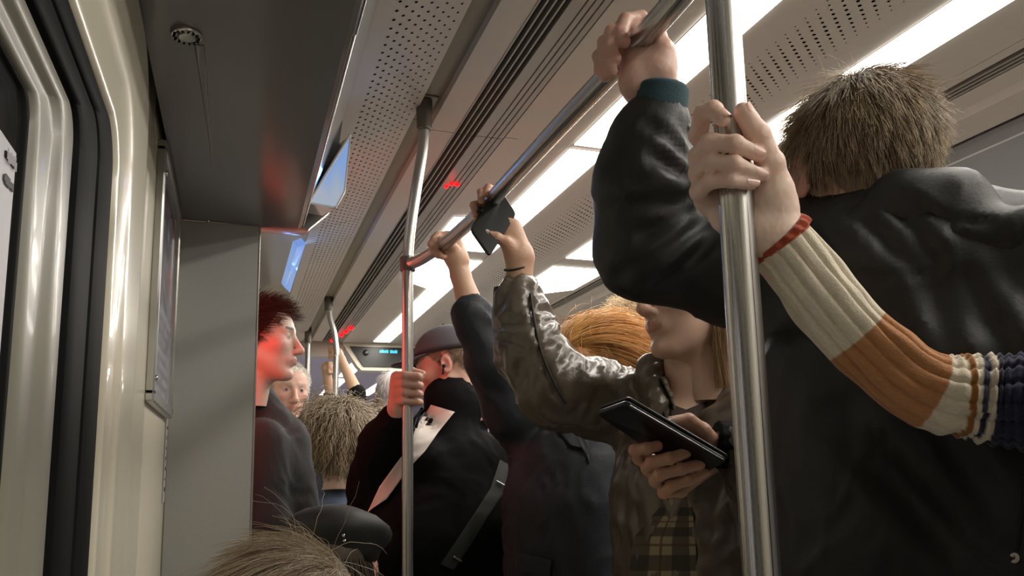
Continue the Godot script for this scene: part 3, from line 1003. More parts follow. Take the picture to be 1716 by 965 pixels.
# ---------------------------------------------------------------- distance fields meshed as surface nets
class Field:
	var o: Vector3
	var h: float
	var nx: int
	var ny: int
	var nz: int
	var d := PackedFloat32Array()

	func _init(lo: Vector3, hi: Vector3, cell: float) -> void:
		o = lo
		h = cell
		nx = int(ceil((hi.x - lo.x) / cell)) + 2
		ny = int(ceil((hi.y - lo.y) / cell)) + 2
		nz = int(ceil((hi.z - lo.z) / cell)) + 2
		d.resize(nx * ny * nz)
		d.fill(1.0)

	# tapered capsule joined (or, with cut, taken away) with blend width k; flat squashes it along an axis
	func cone(a: Vector3, b: Vector3, ra: float, rb: float, k := 0.01, squash := Vector3.ZERO, amount := 1.0) -> void:
		var m := maxf(ra, rb) * maxf(1.0, 1.0) + k + h * 2.5
		var lo := (Vector3(minf(a.x, b.x) - m, minf(a.y, b.y) - m, minf(a.z, b.z) - m) - o) / h
		var hi := (Vector3(maxf(a.x, b.x) + m, maxf(a.y, b.y) + m, maxf(a.z, b.z) + m) - o) / h
		var ba := b - a
		var inv := 1.0 / maxf(ba.length_squared(), 1e-12)
		var dr := rb - ra
		var sq := squash != Vector3.ZERO
		var si := 1.0 / amount - 1.0
		for iz in range(maxi(0, int(lo.z)), mini(nz, int(hi.z) + 2)):
			for iy in range(maxi(0, int(lo.y)), mini(ny, int(hi.y) + 2)):
				var row := (iz * ny + iy) * nx
				for ix in range(maxi(0, int(lo.x)), mini(nx, int(hi.x) + 2)):
					var pa := Vector3(o.x + ix * h, o.y + iy * h, o.z + iz * h) - a
					var t := clampf(pa.dot(ba) * inv, 0.0, 1.0)
					var q := pa - ba * t
					if sq:
						q += squash * (q.dot(squash) * si)
					var v := q.length() - ra - dr * t
					var w := d[row + ix]
					var s := k - absf(v - w)
					d[row + ix] = minf(v, w) - (s * s * 0.25 / k if s > 0.0 else 0.0)

	func chain(pts: Array, radii: Array, k := 0.006) -> void:
		for i in pts.size() - 1:
			cone(pts[i], pts[i + 1], radii[mini(i, radii.size() - 1)], radii[mini(i + 1, radii.size() - 1)], k)

	func ell(c: Vector3, bas: Basis, r: Vector3, k := 0.01, cut := false) -> void:
		var m := maxf(r.x, maxf(r.y, r.z)) + k + h * 2.5
		var lo := (c - Vector3(m, m, m) - o) / h
		var hi := (c + Vector3(m, m, m) - o) / h
		var tb := bas.transposed()
		var i1 := Vector3(1.0 / r.x, 1.0 / r.y, 1.0 / r.z)
		for iz in range(maxi(0, int(lo.z)), mini(nz, int(hi.z) + 2)):
			for iy in range(maxi(0, int(lo.y)), mini(ny, int(hi.y) + 2)):
				var row := (iz * ny + iy) * nx
				for ix in range(maxi(0, int(lo.x)), mini(nx, int(hi.x) + 2)):
					var p := tb * (Vector3(o.x + ix * h, o.y + iy * h, o.z + iz * h) - c) * i1
					var k0 := p.length()
					var k1 := (p * i1).length()
					var v := k0 * (k0 - 1.0) / maxf(k1, 1e-6)
					var w := d[row + ix]
					if cut:
						v = -v
						var s := k - absf(v - w)
						d[row + ix] = maxf(v, w) + (s * s * 0.25 / k if s > 0.0 else 0.0)
					else:
						var s2 := k - absf(v - w)
						d[row + ix] = minf(v, w) - (s2 * s2 * 0.25 / k if s2 > 0.0 else 0.0)

	# one vertex in each cell the surface crosses, one quad round each crossed edge
	func net(pv: PackedVector3Array, pi: PackedInt32Array) -> void:
		var at := PackedInt32Array()
		at.resize(nx * ny * nz)
		at.fill(-1)
		var sy := nx
		var sz := nx * ny
		var lim := h * 1.8
		for iz in nz - 1:
			for iy in ny - 1:
				var row := (iz * ny + iy) * nx
				for ix in nx - 1:
					var q := row + ix
					var e0 := d[q]
					if e0 > lim or e0 < -lim:
						continue
					var e1 := d[q + 1]
					var e2 := d[q + sy]
					var e3 := d[q + sy + 1]
					var e4 := d[q + sz]
					var e5 := d[q + sz + 1]
					var e6 := d[q + sz + sy]
					var e7 := d[q + sz + sy + 1]
					var neg := int(e0 < 0.0) + int(e1 < 0.0) + int(e2 < 0.0) + int(e3 < 0.0) + int(e4 < 0.0) + int(e5 < 0.0) + int(e6 < 0.0) + int(e7 < 0.0)
					if neg == 0 or neg == 8:
						continue
					var s := Vector3.ZERO
					var n := 0
					if (e0 < 0.0) != (e1 < 0.0):
						s += Vector3(e0 / (e0 - e1), 0, 0)
						n += 1
					if (e2 < 0.0) != (e3 < 0.0):
						s += Vector3(e2 / (e2 - e3), 1, 0)
						n += 1
					if (e4 < 0.0) != (e5 < 0.0):
						s += Vector3(e4 / (e4 - e5), 0, 1)
						n += 1
					if (e6 < 0.0) != (e7 < 0.0):
						s += Vector3(e6 / (e6 - e7), 1, 1)
						n += 1
					if (e0 < 0.0) != (e2 < 0.0):
						s += Vector3(0, e0 / (e0 - e2), 0)
						n += 1
					if (e1 < 0.0) != (e3 < 0.0):
						s += Vector3(1, e1 / (e1 - e3), 0)
						n += 1
					if (e4 < 0.0) != (e6 < 0.0):
						s += Vector3(0, e4 / (e4 - e6), 1)
						n += 1
					if (e5 < 0.0) != (e7 < 0.0):
						s += Vector3(1, e5 / (e5 - e7), 1)
						n += 1
					if (e0 < 0.0) != (e4 < 0.0):
						s += Vector3(0, 0, e0 / (e0 - e4))
						n += 1
					if (e1 < 0.0) != (e5 < 0.0):
						s += Vector3(1, 0, e1 / (e1 - e5))
						n += 1
					if (e2 < 0.0) != (e6 < 0.0):
						s += Vector3(0, 1, e2 / (e2 - e6))
						n += 1
					if (e3 < 0.0) != (e7 < 0.0):
						s += Vector3(1, 1, e3 / (e3 - e7))
						n += 1
					at[q] = pv.size()
					pv.append(o + (Vector3(ix, iy, iz) + s / n) * h)
		for iz in range(1, nz - 1):
			for iy in range(1, ny - 1):
				var row := (iz * ny + iy) * nx
				for ix in range(1, nx - 1):
					var q := row + ix
					if at[q] < 0:
						continue
					var c := d[q] < 0.0
					if c != (d[q + 1] < 0.0):
						quad(pi, at[q], at[q - sy], at[q - sy - sz], at[q - sz], c)
					if c != (d[q + sy] < 0.0):
						quad(pi, at[q], at[q - sz], at[q - 1 - sz], at[q - 1], c)
					if c != (d[q + sz] < 0.0):
						quad(pi, at[q], at[q - 1], at[q - 1 - sy], at[q - sy], c)

	func quad(pi: PackedInt32Array, a: int, b: int, c: int, e: int, flip: bool) -> void:
		if a < 0 or b < 0 or c < 0 or e < 0:
			return
		if flip:
			pi.append_array([a, c, b, a, e, c])
		else:
			pi.append_array([a, b, c, a, c, e])

func bounds(pts: Array, m: float) -> Array:
	var lo: Vector3 = pts[0]
	var hi: Vector3 = pts[0]
	for p in pts:
		lo = Vector3(minf(lo.x, p.x), minf(lo.y, p.y), minf(lo.z, p.z))
		hi = Vector3(maxf(hi.x, p.x), maxf(hi.y, p.y), maxf(hi.z, p.z))
	return [lo - Vector3(m, m, m), hi + Vector3(m, m, m)]

# ---------------------------------------------------------------- head: built once, copied with its own colours
var head_v := PackedVector3Array()
var head_i := PackedInt32Array()
var head_tags := PackedByteArray()   # 0 skin, 1 lip, 2 brow, 3 eye white, 4 iris, 5 ear, 6 cheek

func build_head() -> void:
	var f := Field.new(Vector3(-0.105, -0.19, -0.125), Vector3(0.105, 0.135, 0.135), 0.0042)
	var id := Basis.IDENTITY
	f.ell(Vector3(0, 0.034, -0.014), id, Vector3(0.0745, 0.084, 0.094), 0.01)
	f.ell(Vector3(0, -0.03, 0.030), id, Vector3(0.0595, 0.082, 0.060), 0.035)
	f.ell(Vector3(0, 0.045, 0.045), id, Vector3(0.058, 0.045, 0.042), 0.03)
	f.cone(Vector3(0, -0.055, -0.025), Vector3(0, -0.185, -0.045), 0.052, 0.058, 0.03)
	for s in [-1.0, 1.0]:
		f.cone(Vector3(0.052 * s, -0.045, -0.002), Vector3(0.018 * s, -0.096, 0.058), 0.018, 0.017, 0.02)
		f.ell(Vector3(0.043 * s, -0.014, 0.058), id, Vector3(0.022, 0.018, 0.02), 0.022)
		f.cone(Vector3(0.014 * s, 0.029, 0.085), Vector3(0.045 * s, 0.028, 0.070), 0.008, 0.007, 0.014)
		f.ell(Vector3(0.031 * s, 0.010, 0.094), Basis(PY, 0.35 * s), Vector3(0.017, 0.0105, 0.013), 0.010, true)
		f.ell(Vector3(0.031 * s, 0.0085, 0.0745), id, Vector3(0.0125, 0.0115, 0.0125), 0.003)
		f.cone(Vector3(0.019 * s, 0.0165, 0.0835), Vector3(0.043 * s, 0.0155, 0.0775), 0.0035, 0.003, 0.004)
		f.cone(Vector3(0.020 * s, 0.0005, 0.082), Vector3(0.042 * s, 0.0015, 0.076), 0.0032, 0.003, 0.004)
		f.ell(Vector3(0.0115 * s, -0.034, 0.098), id, Vector3(0.0085, 0.0075, 0.010), 0.006)
		f.ell(Vector3(0.078 * s, 0.000, -0.012), Basis(PY, 0.45 * s) * Basis(PX, -0.15), Vector3(0.0075, 0.031, 0.0185), 0.004)
		f.ell(Vector3(0.085 * s, 0.001, -0.008), Basis(PY, 0.45 * s), Vector3(0.006, 0.018, 0.010), 0.004, true)
	f.cone(Vector3(0, 0.020, 0.086), Vector3(0, -0.028, 0.110), 0.0075, 0.0105, 0.010)
	f.ell(Vector3(0, -0.030, 0.110), id, Vector3(0.0105, 0.0095, 0.0095), 0.007)
	f.ell(Vector3(0, -0.056, 0.078), id, Vector3(0.028, 0.02, 0.016), 0.012)
	f.cone(Vector3(-0.021, -0.0585, 0.083), Vector3(0, -0.0545, 0.0935), 0.0042, 0.0058, 0.004)
	f.cone(Vector3(0.021, -0.0585, 0.083), Vector3(0, -0.0545, 0.0935), 0.0042, 0.0058, 0.004)
	f.cone(Vector3(-0.018, -0.0625, 0.083), Vector3(0, -0.0665, 0.0915), 0.0042, 0.0068, 0.003)
	f.cone(Vector3(0.018, -0.0625, 0.083), Vector3(0, -0.0665, 0.0915), 0.0042, 0.0068, 0.003)
	f.ell(Vector3(0, -0.082, 0.094), id, Vector3(0.018, 0.005, 0.006), 0.008, true)
	f.ell(Vector3(0, -0.099, 0.072), id, Vector3(0.019, 0.015, 0.017), 0.014)
	f.net(head_v, head_i)
	for p in head_v:
		var t := 0
		var sx := absf(p.x)
		if p.z > 0.072 and sx < 0.024 and absf(p.y + 0.0605) < 0.0115 - sx * 0.28 and p.z > 0.079:
			t = 1
		elif p.z > 0.055 and absf(p.y - 0.0305 - sx * 0.04) < 0.0048 and sx > 0.013 and sx < 0.05:
			t = 2
		elif Vector3(sx, p.y, p.z).distance_to(Vector3(0.031, 0.0085, 0.0745)) < 0.0133 and absf(p.y - 0.0085) < 0.0065:
			t = 4 if Vector2(sx - 0.031, p.y - 0.009).length() < 0.0058 else 3
		elif sx > 0.074 and p.y < 0.045:
			t = 5
		elif Vector3(sx, p.y, p.z).distance_to(Vector3(0.043, -0.016, 0.075)) < 0.02 or (p.z > 0.1 and sx < 0.02):
			t = 6
		head_tags.append(t)

func scalp(p: Vector3, line := 0.0) -> bool:
	# where hair grows: crown and back, down to the nape, leaving face and ears free
	var a := atan2(p.z + 0.01, absf(p.x))      # 90 degrees is straight ahead
	var low := 0.0
	if a > 0.2:
		low = lerpf(-0.005, 0.072, clampf((a - 0.2) / 0.75, 0.0, 1.0))
	elif a > -0.5:
		low = lerpf(-0.002, -0.005, (a + 0.5) / 0.7)
	else:
		low = lerpf(-0.002, -0.075, clampf((-a - 0.5) / 0.6, 0.0, 1.0))
	return p.y > low + line and not (absf(p.x) > 0.0765 and p.y < 0.035)

func head_at(mb: MB, t: Transform3D, skin: Color, hair_col: Color, line := 0.0, bald := false, brow := Color(0.1, 0.07, 0.05)) -> void:
	var pv := PackedVector3Array()
	var cols := PackedColorArray()
	for k in head_v.size():
		var p := head_v[k]
		var c := skin
		match head_tags[k]:
			1: c = skin.lerp(Color(0.42, 0.11, 0.10), 0.55)
			2: c = brow
			3: c = skin.lerp(Color(0.40, 0.36, 0.33), 0.6)
			4: c = Color(0.05, 0.04, 0.035)
			5: c = skin.lerp(Color(0.7, 0.2, 0.16), 0.28)
			6: c = skin.lerp(Color(0.7, 0.24, 0.2), 0.16)
		if not bald and p.y > -0.09 and head_tags[k] != 5 and scalp(p, line):
			c = hair_col
		pv.append(t * p)
		cols.append(c)
	mb.add(pv, head_i, true, skin, cols)

func facing(c: Vector3, fwd: Vector3, tilt := Vector3.UP, size := 1.0) -> Transform3D:
	var z := fwd.normalized()
	var y := (tilt - z * tilt.dot(z)).normalized()
	return Transform3D(Basis(y.cross(z), y, z).scaled(Vector3(size, size, size)), c)

# ---------------------------------------------------------------- hair
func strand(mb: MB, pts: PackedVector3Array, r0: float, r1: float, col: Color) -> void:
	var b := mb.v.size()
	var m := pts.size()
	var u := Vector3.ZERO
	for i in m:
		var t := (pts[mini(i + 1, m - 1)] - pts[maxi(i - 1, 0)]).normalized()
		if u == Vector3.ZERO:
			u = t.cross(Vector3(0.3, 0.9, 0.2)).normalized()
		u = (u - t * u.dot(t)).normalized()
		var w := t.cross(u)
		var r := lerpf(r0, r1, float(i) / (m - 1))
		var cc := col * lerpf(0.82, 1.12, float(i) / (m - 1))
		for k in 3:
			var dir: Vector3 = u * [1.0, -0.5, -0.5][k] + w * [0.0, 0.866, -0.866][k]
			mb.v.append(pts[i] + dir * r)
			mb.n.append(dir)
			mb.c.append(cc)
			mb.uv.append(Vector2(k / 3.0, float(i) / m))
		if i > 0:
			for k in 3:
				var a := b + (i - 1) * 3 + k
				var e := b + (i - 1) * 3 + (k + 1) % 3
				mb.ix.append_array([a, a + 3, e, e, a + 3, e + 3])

# root directions over the scalp; style bends each strand
func grow(mb: MB, t: Transform3D, count: int, style: Dictionary, seed_: int) -> void:
	var r := RandomNumberGenerator.new()
	r.seed = seed_
	var cen := Vector3(0, 0.034, -0.014)
	var rad := Vector3(0.0765, 0.086, 0.096)
	var line: float = style.get("line", 0.0)
	var whorl: Vector3 = style.get("whorl", Vector3(0, 0.11, -0.06))
	var segs: int = style.get("segs", 5)
	var done := 0
	var clump := FastNoiseLite.new()
	clump.seed = seed_
	clump.frequency = 1.0
	while done < count:
		var n := Vector3(r.randfn(), r.randfn(), r.randfn()).normalized()
		var p := cen + n * rad
		if not scalp(p, line):
			continue
		if style.has("only") and not style.only.call(p):
			continue
		done += 1
		var away := (p - whorl)
		away = (away - n * away.dot(n)).normalized() if away.length() > 0.001 else Vector3.RIGHT
		var cn := Vector3(clump.get_noise_3d(p.x * 60, p.y * 60, p.z * 60), clump.get_noise_3d(p.x * 60 + 31, p.y * 60, p.z * 60), clump.get_noise_3d(p.x * 60, p.y * 60 + 57, p.z * 60))
		var ln: float = style.len * r.randf_range(0.72, 1.12) * (1.0 + float(style.get("crown", 0.0)) * clampf(p.y / 0.11, 0.0, 1.0))
		var dir: Vector3 = (n * style.get("lift", 0.5) + away * style.get("lay", 0.8) + style.get("flow", Vector3.ZERO) + cn * style.get("clump", 0.4) + Vector3(r.randfn(), r.randfn(), r.randfn()) * style.get("mess", 0.12)).normalized()
		var pts := PackedVector3Array()
		var q := p - n * 0.004
		var step := ln / segs
		var ph := r.randf() * TAU
		for i in segs + 1:
			pts.append(t * q)
			var g: Vector3 = style.get("fall", Vector3(0, -0.3, 0))
			dir = (dir + g * (1.0 / segs) + Vector3(sin(ph + i * 1.9), cos(ph * 1.3 + i * 1.5), sin(ph * 0.7 + i * 2.3)) * float(style.get("curl", 0.05))).normalized()
			q += dir * step
			# keep out of the skull
			var rel := (q - cen) / rad
			if rel.length() < 1.0:
				q = cen + rel.normalized() * rad * 1.01
		var col: Color = style.col
		var v := r.randf_range(0.7, 1.25) * (1.0 + 0.35 * cn.x)
		var col2: Color = style.get("col2", col)
		col = col.lerp(col2, r.randf()) * v
		strand(mb, pts, style.get("r0", 0.0005) * t.basis.x.length(), style.get("r1", 0.00015) * t.basis.x.length(), Color(col.r, col.g, col.b, 1.0))

# ---------------------------------------------------------------- cloth
func shade_noise(p: Vector3, s: float) -> float:
	return noise.get_noise_3d(p.x * s, p.y * s, p.z * s)

# meshes a field and pushes its vertices along their normals by folds(p, n)
func skin_field(mb: MB, f: Field, col: Color, folds = null, tint = null) -> void:
	var pv := PackedVector3Array()
	var pi := PackedInt32Array()
	f.net(pv, pi)
	if pv.is_empty():
		return
	if folds != null:
		var nn := normals_of(pv, pi)
		var moved := PackedVector3Array()
		moved.resize(pv.size())
		for k in pv.size():
			moved[k] = pv[k] + nn[k] * float(folds.call(pv[k], nn[k]))
		pv = moved
	var cols := PackedColorArray()
	if tint != null:
		for p in pv:
			cols.append(tint.call(p))
	mb.add(pv, pi, true, col, cols)

func normals_of(pv: PackedVector3Array, pi: PackedInt32Array) -> PackedVector3Array:
	var nn := PackedVector3Array()
	nn.resize(pv.size())
	var mid := Vector3.ZERO
	for p in pv:
		mid += p
	mid /= pv.size()
	var vol := 0.0
	for t in range(0, pi.size(), 3):
		var fn := (pv[pi[t + 2]] - pv[pi[t]]).cross(pv[pi[t + 1]] - pv[pi[t]])
		vol += fn.dot(pv[pi[t]] - mid)
		nn[pi[t]] += fn
		nn[pi[t + 1]] += fn
		nn[pi[t + 2]] += fn
	var s := 1.0 if vol > 0.0 else -1.0
	for k in nn.size():
		nn[k] = nn[k].normalized() * s
	return nn

# a crease list: each [a, b, width, depth]; negative depth raises a ridge
func crease_fn(creases: Array, amp := 0.0, sc := Vector3(14, 14, 14)) -> Callable:
	return func(p: Vector3, _n: Vector3) -> float:
		var s := 0.0
		for c in creases:
			var a: Vector3 = c[0]
			var ba: Vector3 = c[1] - a
			var pa := p - a
			var t := clampf(pa.dot(ba) / maxf(ba.length_squared(), 1e-9), 0.0, 1.0)
			var q := (pa - ba * t).length() / float(c[2])
			if q < 2.6:
				var fade := sin(PI * clampf(0.12 + 0.76 * t, 0.0, 1.0))
				s += -float(c[3]) * fade * (exp(-q * q) - 0.45 * exp(-(q - 1.5) * (q - 1.5) * 2.0))
		if amp > 0.0:
			var g := noise.get_noise_3d(p.x * sc.x, p.y * sc.y, p.z * sc.z)
			s += amp * (1.0 - 2.0 * absf(g)) - amp * 0.5
		return s

# swept sleeve: path, radii, per-vertex fold and colour by (along 0..1, angle)
func sweep(mb: MB, path: Array, radii: Array, sides: int, fold: Callable, tint: Callable, cap := true, up := Vector3.ZERO) -> void:
	var rings := []
	var cols := PackedColorArray()
	var u := up
	var total := 0.0
	for i in range(1, path.size()):
		total += path[i].distance_to(path[i - 1])
	var s := 0.0
	for i in path.size():
		if i > 0:
			s += path[i].distance_to(path[i - 1])
		var t: Vector3 = (path[mini(i + 1, path.size() - 1)] - path[maxi(i - 1, 0)]).normalized()
		if u == Vector3.ZERO:
			u = t.cross(Vector3.UP if absf(t.y) < 0.9 else Vector3.RIGHT)
		u = (u - t * u.dot(t)).normalized()
		var w := t.cross(u)
		var ring := PackedVector3Array()
		var fr := float(i) / (path.size() - 1) * (radii.size() - 1)
		var rad := lerpf(radii[int(fr)], radii[mini(int(fr) + 1, radii.size() - 1)], fr - int(fr))
		for k in sides:
			var a := TAU * k / sides
			ring.append(path[i] + (u * cos(a) + w * sin(a)) * (rad + float(fold.call(s / total, a))))
			cols.append(tint.call(s / total, a))
		rings.append(ring)
	mb.loft(rings, true, cap, true, Color.WHITE, cols)

func dense(pts: Array, radii: Array, n: int) -> Array:
	# evenly spaced path and radii through control points
	var p := smooth_path(pts, 8)
	var ln := [0.0]
	for i in range(1, p.size()):
		ln.append(ln[-1] + p[i].distance_to(p[i - 1]))
	var out := []
	var rr := []
	var j := 0
	for i in n:
		var s: float = ln[-1] * i / (n - 1)
		while j < p.size() - 2 and ln[j + 1] < s:
			j += 1
		var t: float = clampf((s - ln[j]) / maxf(ln[j + 1] - ln[j], 1e-9), 0.0, 1.0)
		out.append(p[j].lerp(p[j + 1], t))
		var g: float = (j + t) / (p.size() - 1) * (radii.size() - 1)
		var a: float = radii[int(g)]
		rr.append(lerpf(a, radii[mini(int(g) + 1, radii.size() - 1)], g - int(g)))
	return [out, rr]

# ---------------------------------------------------------------- whole figures
func person_node(label: String, feet: Vector3, group := "") -> Node3D:
	return thing("person", label, "person", Vector3(feet.x, 0.0, feet.z), group)

const BELONGS := {"nail": "body", "cuff": "jacket", "hood": "jacket", "toggle": "jacket", "drawcord": "jacket", "cord_ring": "jacket", "sleeve_piping": "jacket", "storm_flap": "coat", "pocket_flap": "coat", "stud": "cap_crown", "cap_emblem": "cap_crown", "cap_brim": "cap_crown", "cap_peak": "cap_crown", "stripe": "shoulder_panel", "strap_slider": "bag_strap"}

# garments and hair are parts of a person; what is sewn on or grows from a part is a piece of that part
func wear(called: String, mb: MB, m, who: Node3D) -> MeshInstance3D:
	var home: String = BELONGS.get(called, "")
	if called == "snap":
		home = "shoulder_panel" if who.has_node("shoulder_panel") else "coat"
	if home != "" and who.has_node(home):
		return put(called, mb, m, who.get_node(home))
	var o := put(called, mb, m, who)
	o.position = -who.position
	return o

# torso, legs and upper arms of a body, joined in one field; hidden under clothes for the most part
func frame_body(mb: MB, s: Dictionary, skin: Color) -> void:
	var hip: Vector3 = s.hip
	var l: Vector3 = s.sl
	var r: Vector3 = s.sr
	var nk: Vector3 = s.neck
	var side := (l - r).normalized()
	var fl := Vector3(hip.x, 0.06, hip.z)
	var pts := [hip, l, r, nk, fl + side * 0.2, fl - side * 0.2]
	for q in s.get("arms", []):
		pts.append_array(q)
	var bb := bounds(pts, 0.16)
	var f := Field.new(bb[0], bb[1], 0.021)
	var chest := (l + r) * 0.5 + Vector3(0, -0.12, 0)
	f.cone(hip, chest, 0.08, 0.085, 0.04)
	f.cone(hip + side * 0.05, chest + side * 0.06, 0.065, 0.07, 0.04)
	f.cone(hip - side * 0.05, chest - side * 0.06, 0.065, 0.07, 0.04)
	f.cone(l.lerp(r, 0.1) + Vector3(0, -0.03, 0), r.lerp(l, 0.1) + Vector3(0, -0.03, 0), 0.042, 0.042, 0.04)
	f.cone((l + r) * 0.5 + Vector3(0, -0.03, 0), nk, 0.06, 0.05, 0.05)
	for sg in [-1.0, 1.0]:
		var kn: Vector3 = hip + side * (0.10 * sg) + Vector3(0, -hip.y * 0.5, 0)
		f.cone(hip + side * (0.085 * sg), kn, 0.07, 0.05, 0.03)
		f.cone(kn, Vector3(kn.x, 0.07, kn.z), 0.05, 0.035, 0.02)
	for q in s.get("arms", []):
		var rr := [0.045, 0.038, 0.028, 0.026]
		for i in q.size() - 1:
			f.cone(q[i], q[i + 1], rr[i], rr[i + 1], 0.02)
	skin_field(mb, f, skin)

func legs(who: Node3D, s: Dictionary, m: String) -> void:
	var hip: Vector3 = s.hip
	var side: Vector3 = ((s.sl as Vector3) - (s.sr as Vector3))
	side.y = 0.0
	side = side.normalized()
	var fwd := side.cross(Vector3.UP)
	var mb := MB.new()
	var bb := bounds([hip + side * 0.24, hip - side * 0.24, Vector3(hip.x, 0.05, hip.z)], 0.14)
	var f := Field.new(bb[0], bb[1], 0.026)
	for sg in [-1.0, 1.0]:
		var kn: Vector3 = hip + side * (0.10 * sg) + Vector3(0, -hip.y * 0.5, 0)
		f.cone(hip + side * (0.075 * sg) + Vector3(0, 0.03, 0), kn, 0.105, 0.078, 0.03)
		f.cone(kn, Vector3(kn.x, 0.10, kn.z), 0.078, 0.066, 0.02)
	skin_field(mb, f, Color.WHITE)
	wear("trousers", mb, m, who)
	for sg in [-1.0, 1.0]:
		var c: Vector3 = Vector3(hip.x, 0, hip.z) + side * (0.10 * sg) + fwd * 0.04
		mb = MB.new()
		var rings := []
		for lv in [[0.0, 0.92], [0.02, 1.0], [0.05, 0.93], [0.085, 0.62], [0.11, 0.42]]:
			var ring := PackedVector3Array()
			for k in 16:
				var a := TAU * k / 16.0
				var fz: float = 0.135 * cos(a) * lv[1] - (0.06 * (1.0 - lv[1]))
				ring.append(c + fwd * fz + side * (0.045 * sin(a) * lv[1] * (1.0 + 0.15 * cos(a))) + Vector3(0, lv[0], 0))
			rings.append(ring)
		mb.loft(rings)
		wear("shoe", mb, "shoe_black", who)

# the usual coat: shoulders, chest and hem as one field with both sleeves
func coat_field(s: Dictionary, cell: float, low: float, fat := 1.0) -> Field:
	var hip: Vector3 = s.hip
	var l: Vector3 = s.sl
	var r: Vector3 = s.sr
	var side := (l - r).normalized()
	var pts := [Vector3(hip.x, low, hip.z) + side * 0.24, Vector3(hip.x, low, hip.z) - side * 0.24, l, r, (l + r) * 0.5 + Vector3(0, 0.1, 0)]
	for q in s.get("sleeves", []):
		pts.append_array(q)
	var bb := bounds(pts, 0.15)
	bb[0].y = low - 0.06
	var f := Field.new(bb[0], bb[1], cell)
	var mid := (l + r) * 0.5
	var fwd := side.cross(Vector3.UP).normalized()
	var half := (l - r).length() * 0.5
	f.cone(l - side * 0.03 + Vector3(0, -0.035, 0), r + side * 0.03 + Vector3(0, -0.035, 0), 0.075 * fat, 0.075 * fat, 0.03)
	var hm := Vector3(hip.x, low, hip.z)
	for e in [-0.52, 0.0, 0.52]:
		f.cone(mid + side * (half * e) + Vector3(0, -0.13, 0), hm + side * (half * e * 1.05), 0.118 * fat, 0.135 * fat, 0.05)
	var cc: Vector3 = s.get("neck", mid)
	f.cone(mid + Vector3(0, -0.02, 0), cc + Vector3(0, -0.035, 0), 0.085, 0.07, 0.04)
	if s.has("collar"):
		f.cone(cc + Vector3(0, -0.05, 0), cc + Vector3(0, float(s.collar), 0), 0.085, 0.082, 0.03)
	var rr: Array = s.get("sleeve_r", [0.075, 0.066, 0.054, 0.05])
	for q in s.get("sleeves", []):
		for i in q.size() - 1:
			f.cone(q[i], q[i + 1], rr[mini(i, rr.size() - 1)], rr[mini(i + 1, rr.size() - 1)], 0.025)
	return f

func wrinkles(amp: float, sx: float, sy: float, big := 0.0) -> Callable:
	return func(p: Vector3, _n: Vector3) -> float:
		var w := noise.get_noise_3d(p.x * 4.0 + 9.0, p.y * 4.0, p.z * 4.0)
		var g := noise.get_noise_3d(p.x * sx + w * 1.5, p.y * sy + w, p.z * sx)
		var e := noise.get_noise_3d(p.x * sx * 2.3 + w * 2.0, p.y * sy * 2.1, p.z * sx * 2.3 + 4.0)
		return amp * (0.75 - 1.6 * absf(g)) + amp * 0.4 * (0.6 - 1.4 * absf(e)) + big * w

# a hand: palm bones, then each finger as its own short chain; radii per joint
func hand_field(mb: MB, palm: Array, fingers: Array, skin: Color, cell := 0.0027, more: Array = []) -> void:
	var pts := []
	for b in palm:
		pts.append(b[0])
		pts.append(b[1])
	for c in fingers:
		pts.append_array(c[0])
	for b in more:
		pts.append(b[0])
		pts.append(b[1])
	var bb := bounds(pts, 0.04)
	var f := Field.new(bb[0], bb[1], cell)
	for b in palm:
		f.cone(b[0], b[1], b[2], b[3], 0.012)
	for b in more:
		f.cone(b[0], b[1], b[2], b[3], 0.012)
	for c in fingers:
		var q: Array = c[0]
		var r: Array = c[1]
		for i in q.size() - 1:
			f.cone(q[i], q[i + 1], r[mini(i, r.size() - 1)], r[mini(i + 1, r.size() - 1)], 0.009 if i == 0 else 0.0028)
			# knuckle
			if i > 0:
				f.ell(q[i], Basis.IDENTITY, Vector3.ONE * (float(r[mini(i, r.size() - 1)]) * 1.01), 0.003)
	var knuckle := []
	for c in fingers:
		for i in range(1, c[0].size()):
			knuckle.append(c[0][i])
	var red := skin.lerp(Color(0.72, 0.24, 0.19), 0.30)
	skin_field(mb, f, skin, func(p: Vector3, _n: Vector3) -> float: return 0.0004 * noise.get_noise_3d(p.x * 160, p.y * 160, p.z * 160), func(p: Vector3) -> Color:
		var best := 1.0
		for q in knuckle:
			best = minf(best, p.distance_squared_to(q))
		var t := exp(-best / 0.00014)
		return skin.lerp(red, 0.75 * t + 0.18 * noise.get_noise_3d(p.x * 40, p.y * 40, p.z * 40)))

func nail(mb: MB, at: Vector3, along: Vector3, out: Vector3, ln: float, wd: float, col: Color) -> void:
	var y := along.normalized()
	var z := (out - y * out.dot(y)).normalized()
	var x := y.cross(z)
	var rings := []
	for i in 7:
		var t := i / 6.0
		var w := wd * (0.75 + 0.25 * sin(PI * minf(t * 1.1, 1.0))) * (1.0 if i < 6 else 0.7)
		var ring := PackedVector3Array()
		for k in 9:
			var a := PI * (k / 8.0 - 0.5) * 0.95
			ring.append(at + y * (ln * (t - 0.5)) + x * (sin(a) * w) + z * ((cos(a) - 1.0) * w * 0.75 + 0.0006))
		rings.append(ring)
	var first := mb.v.size()
	var first_i := mb.ix.size()
	mb.loft(rings, false, false, true, col, PackedColorArray(), false)
	if mb.n[first + 31].dot(z) < 0.0:
		for k in range(first, mb.n.size()):
			mb.n[k] = -mb.n[k]
		for t2 in range(first_i, mb.ix.size(), 3):
			var sw := mb.ix[t2 + 1]
			mb.ix[t2 + 1] = mb.ix[t2 + 2]
			mb.ix[t2 + 2] = sw

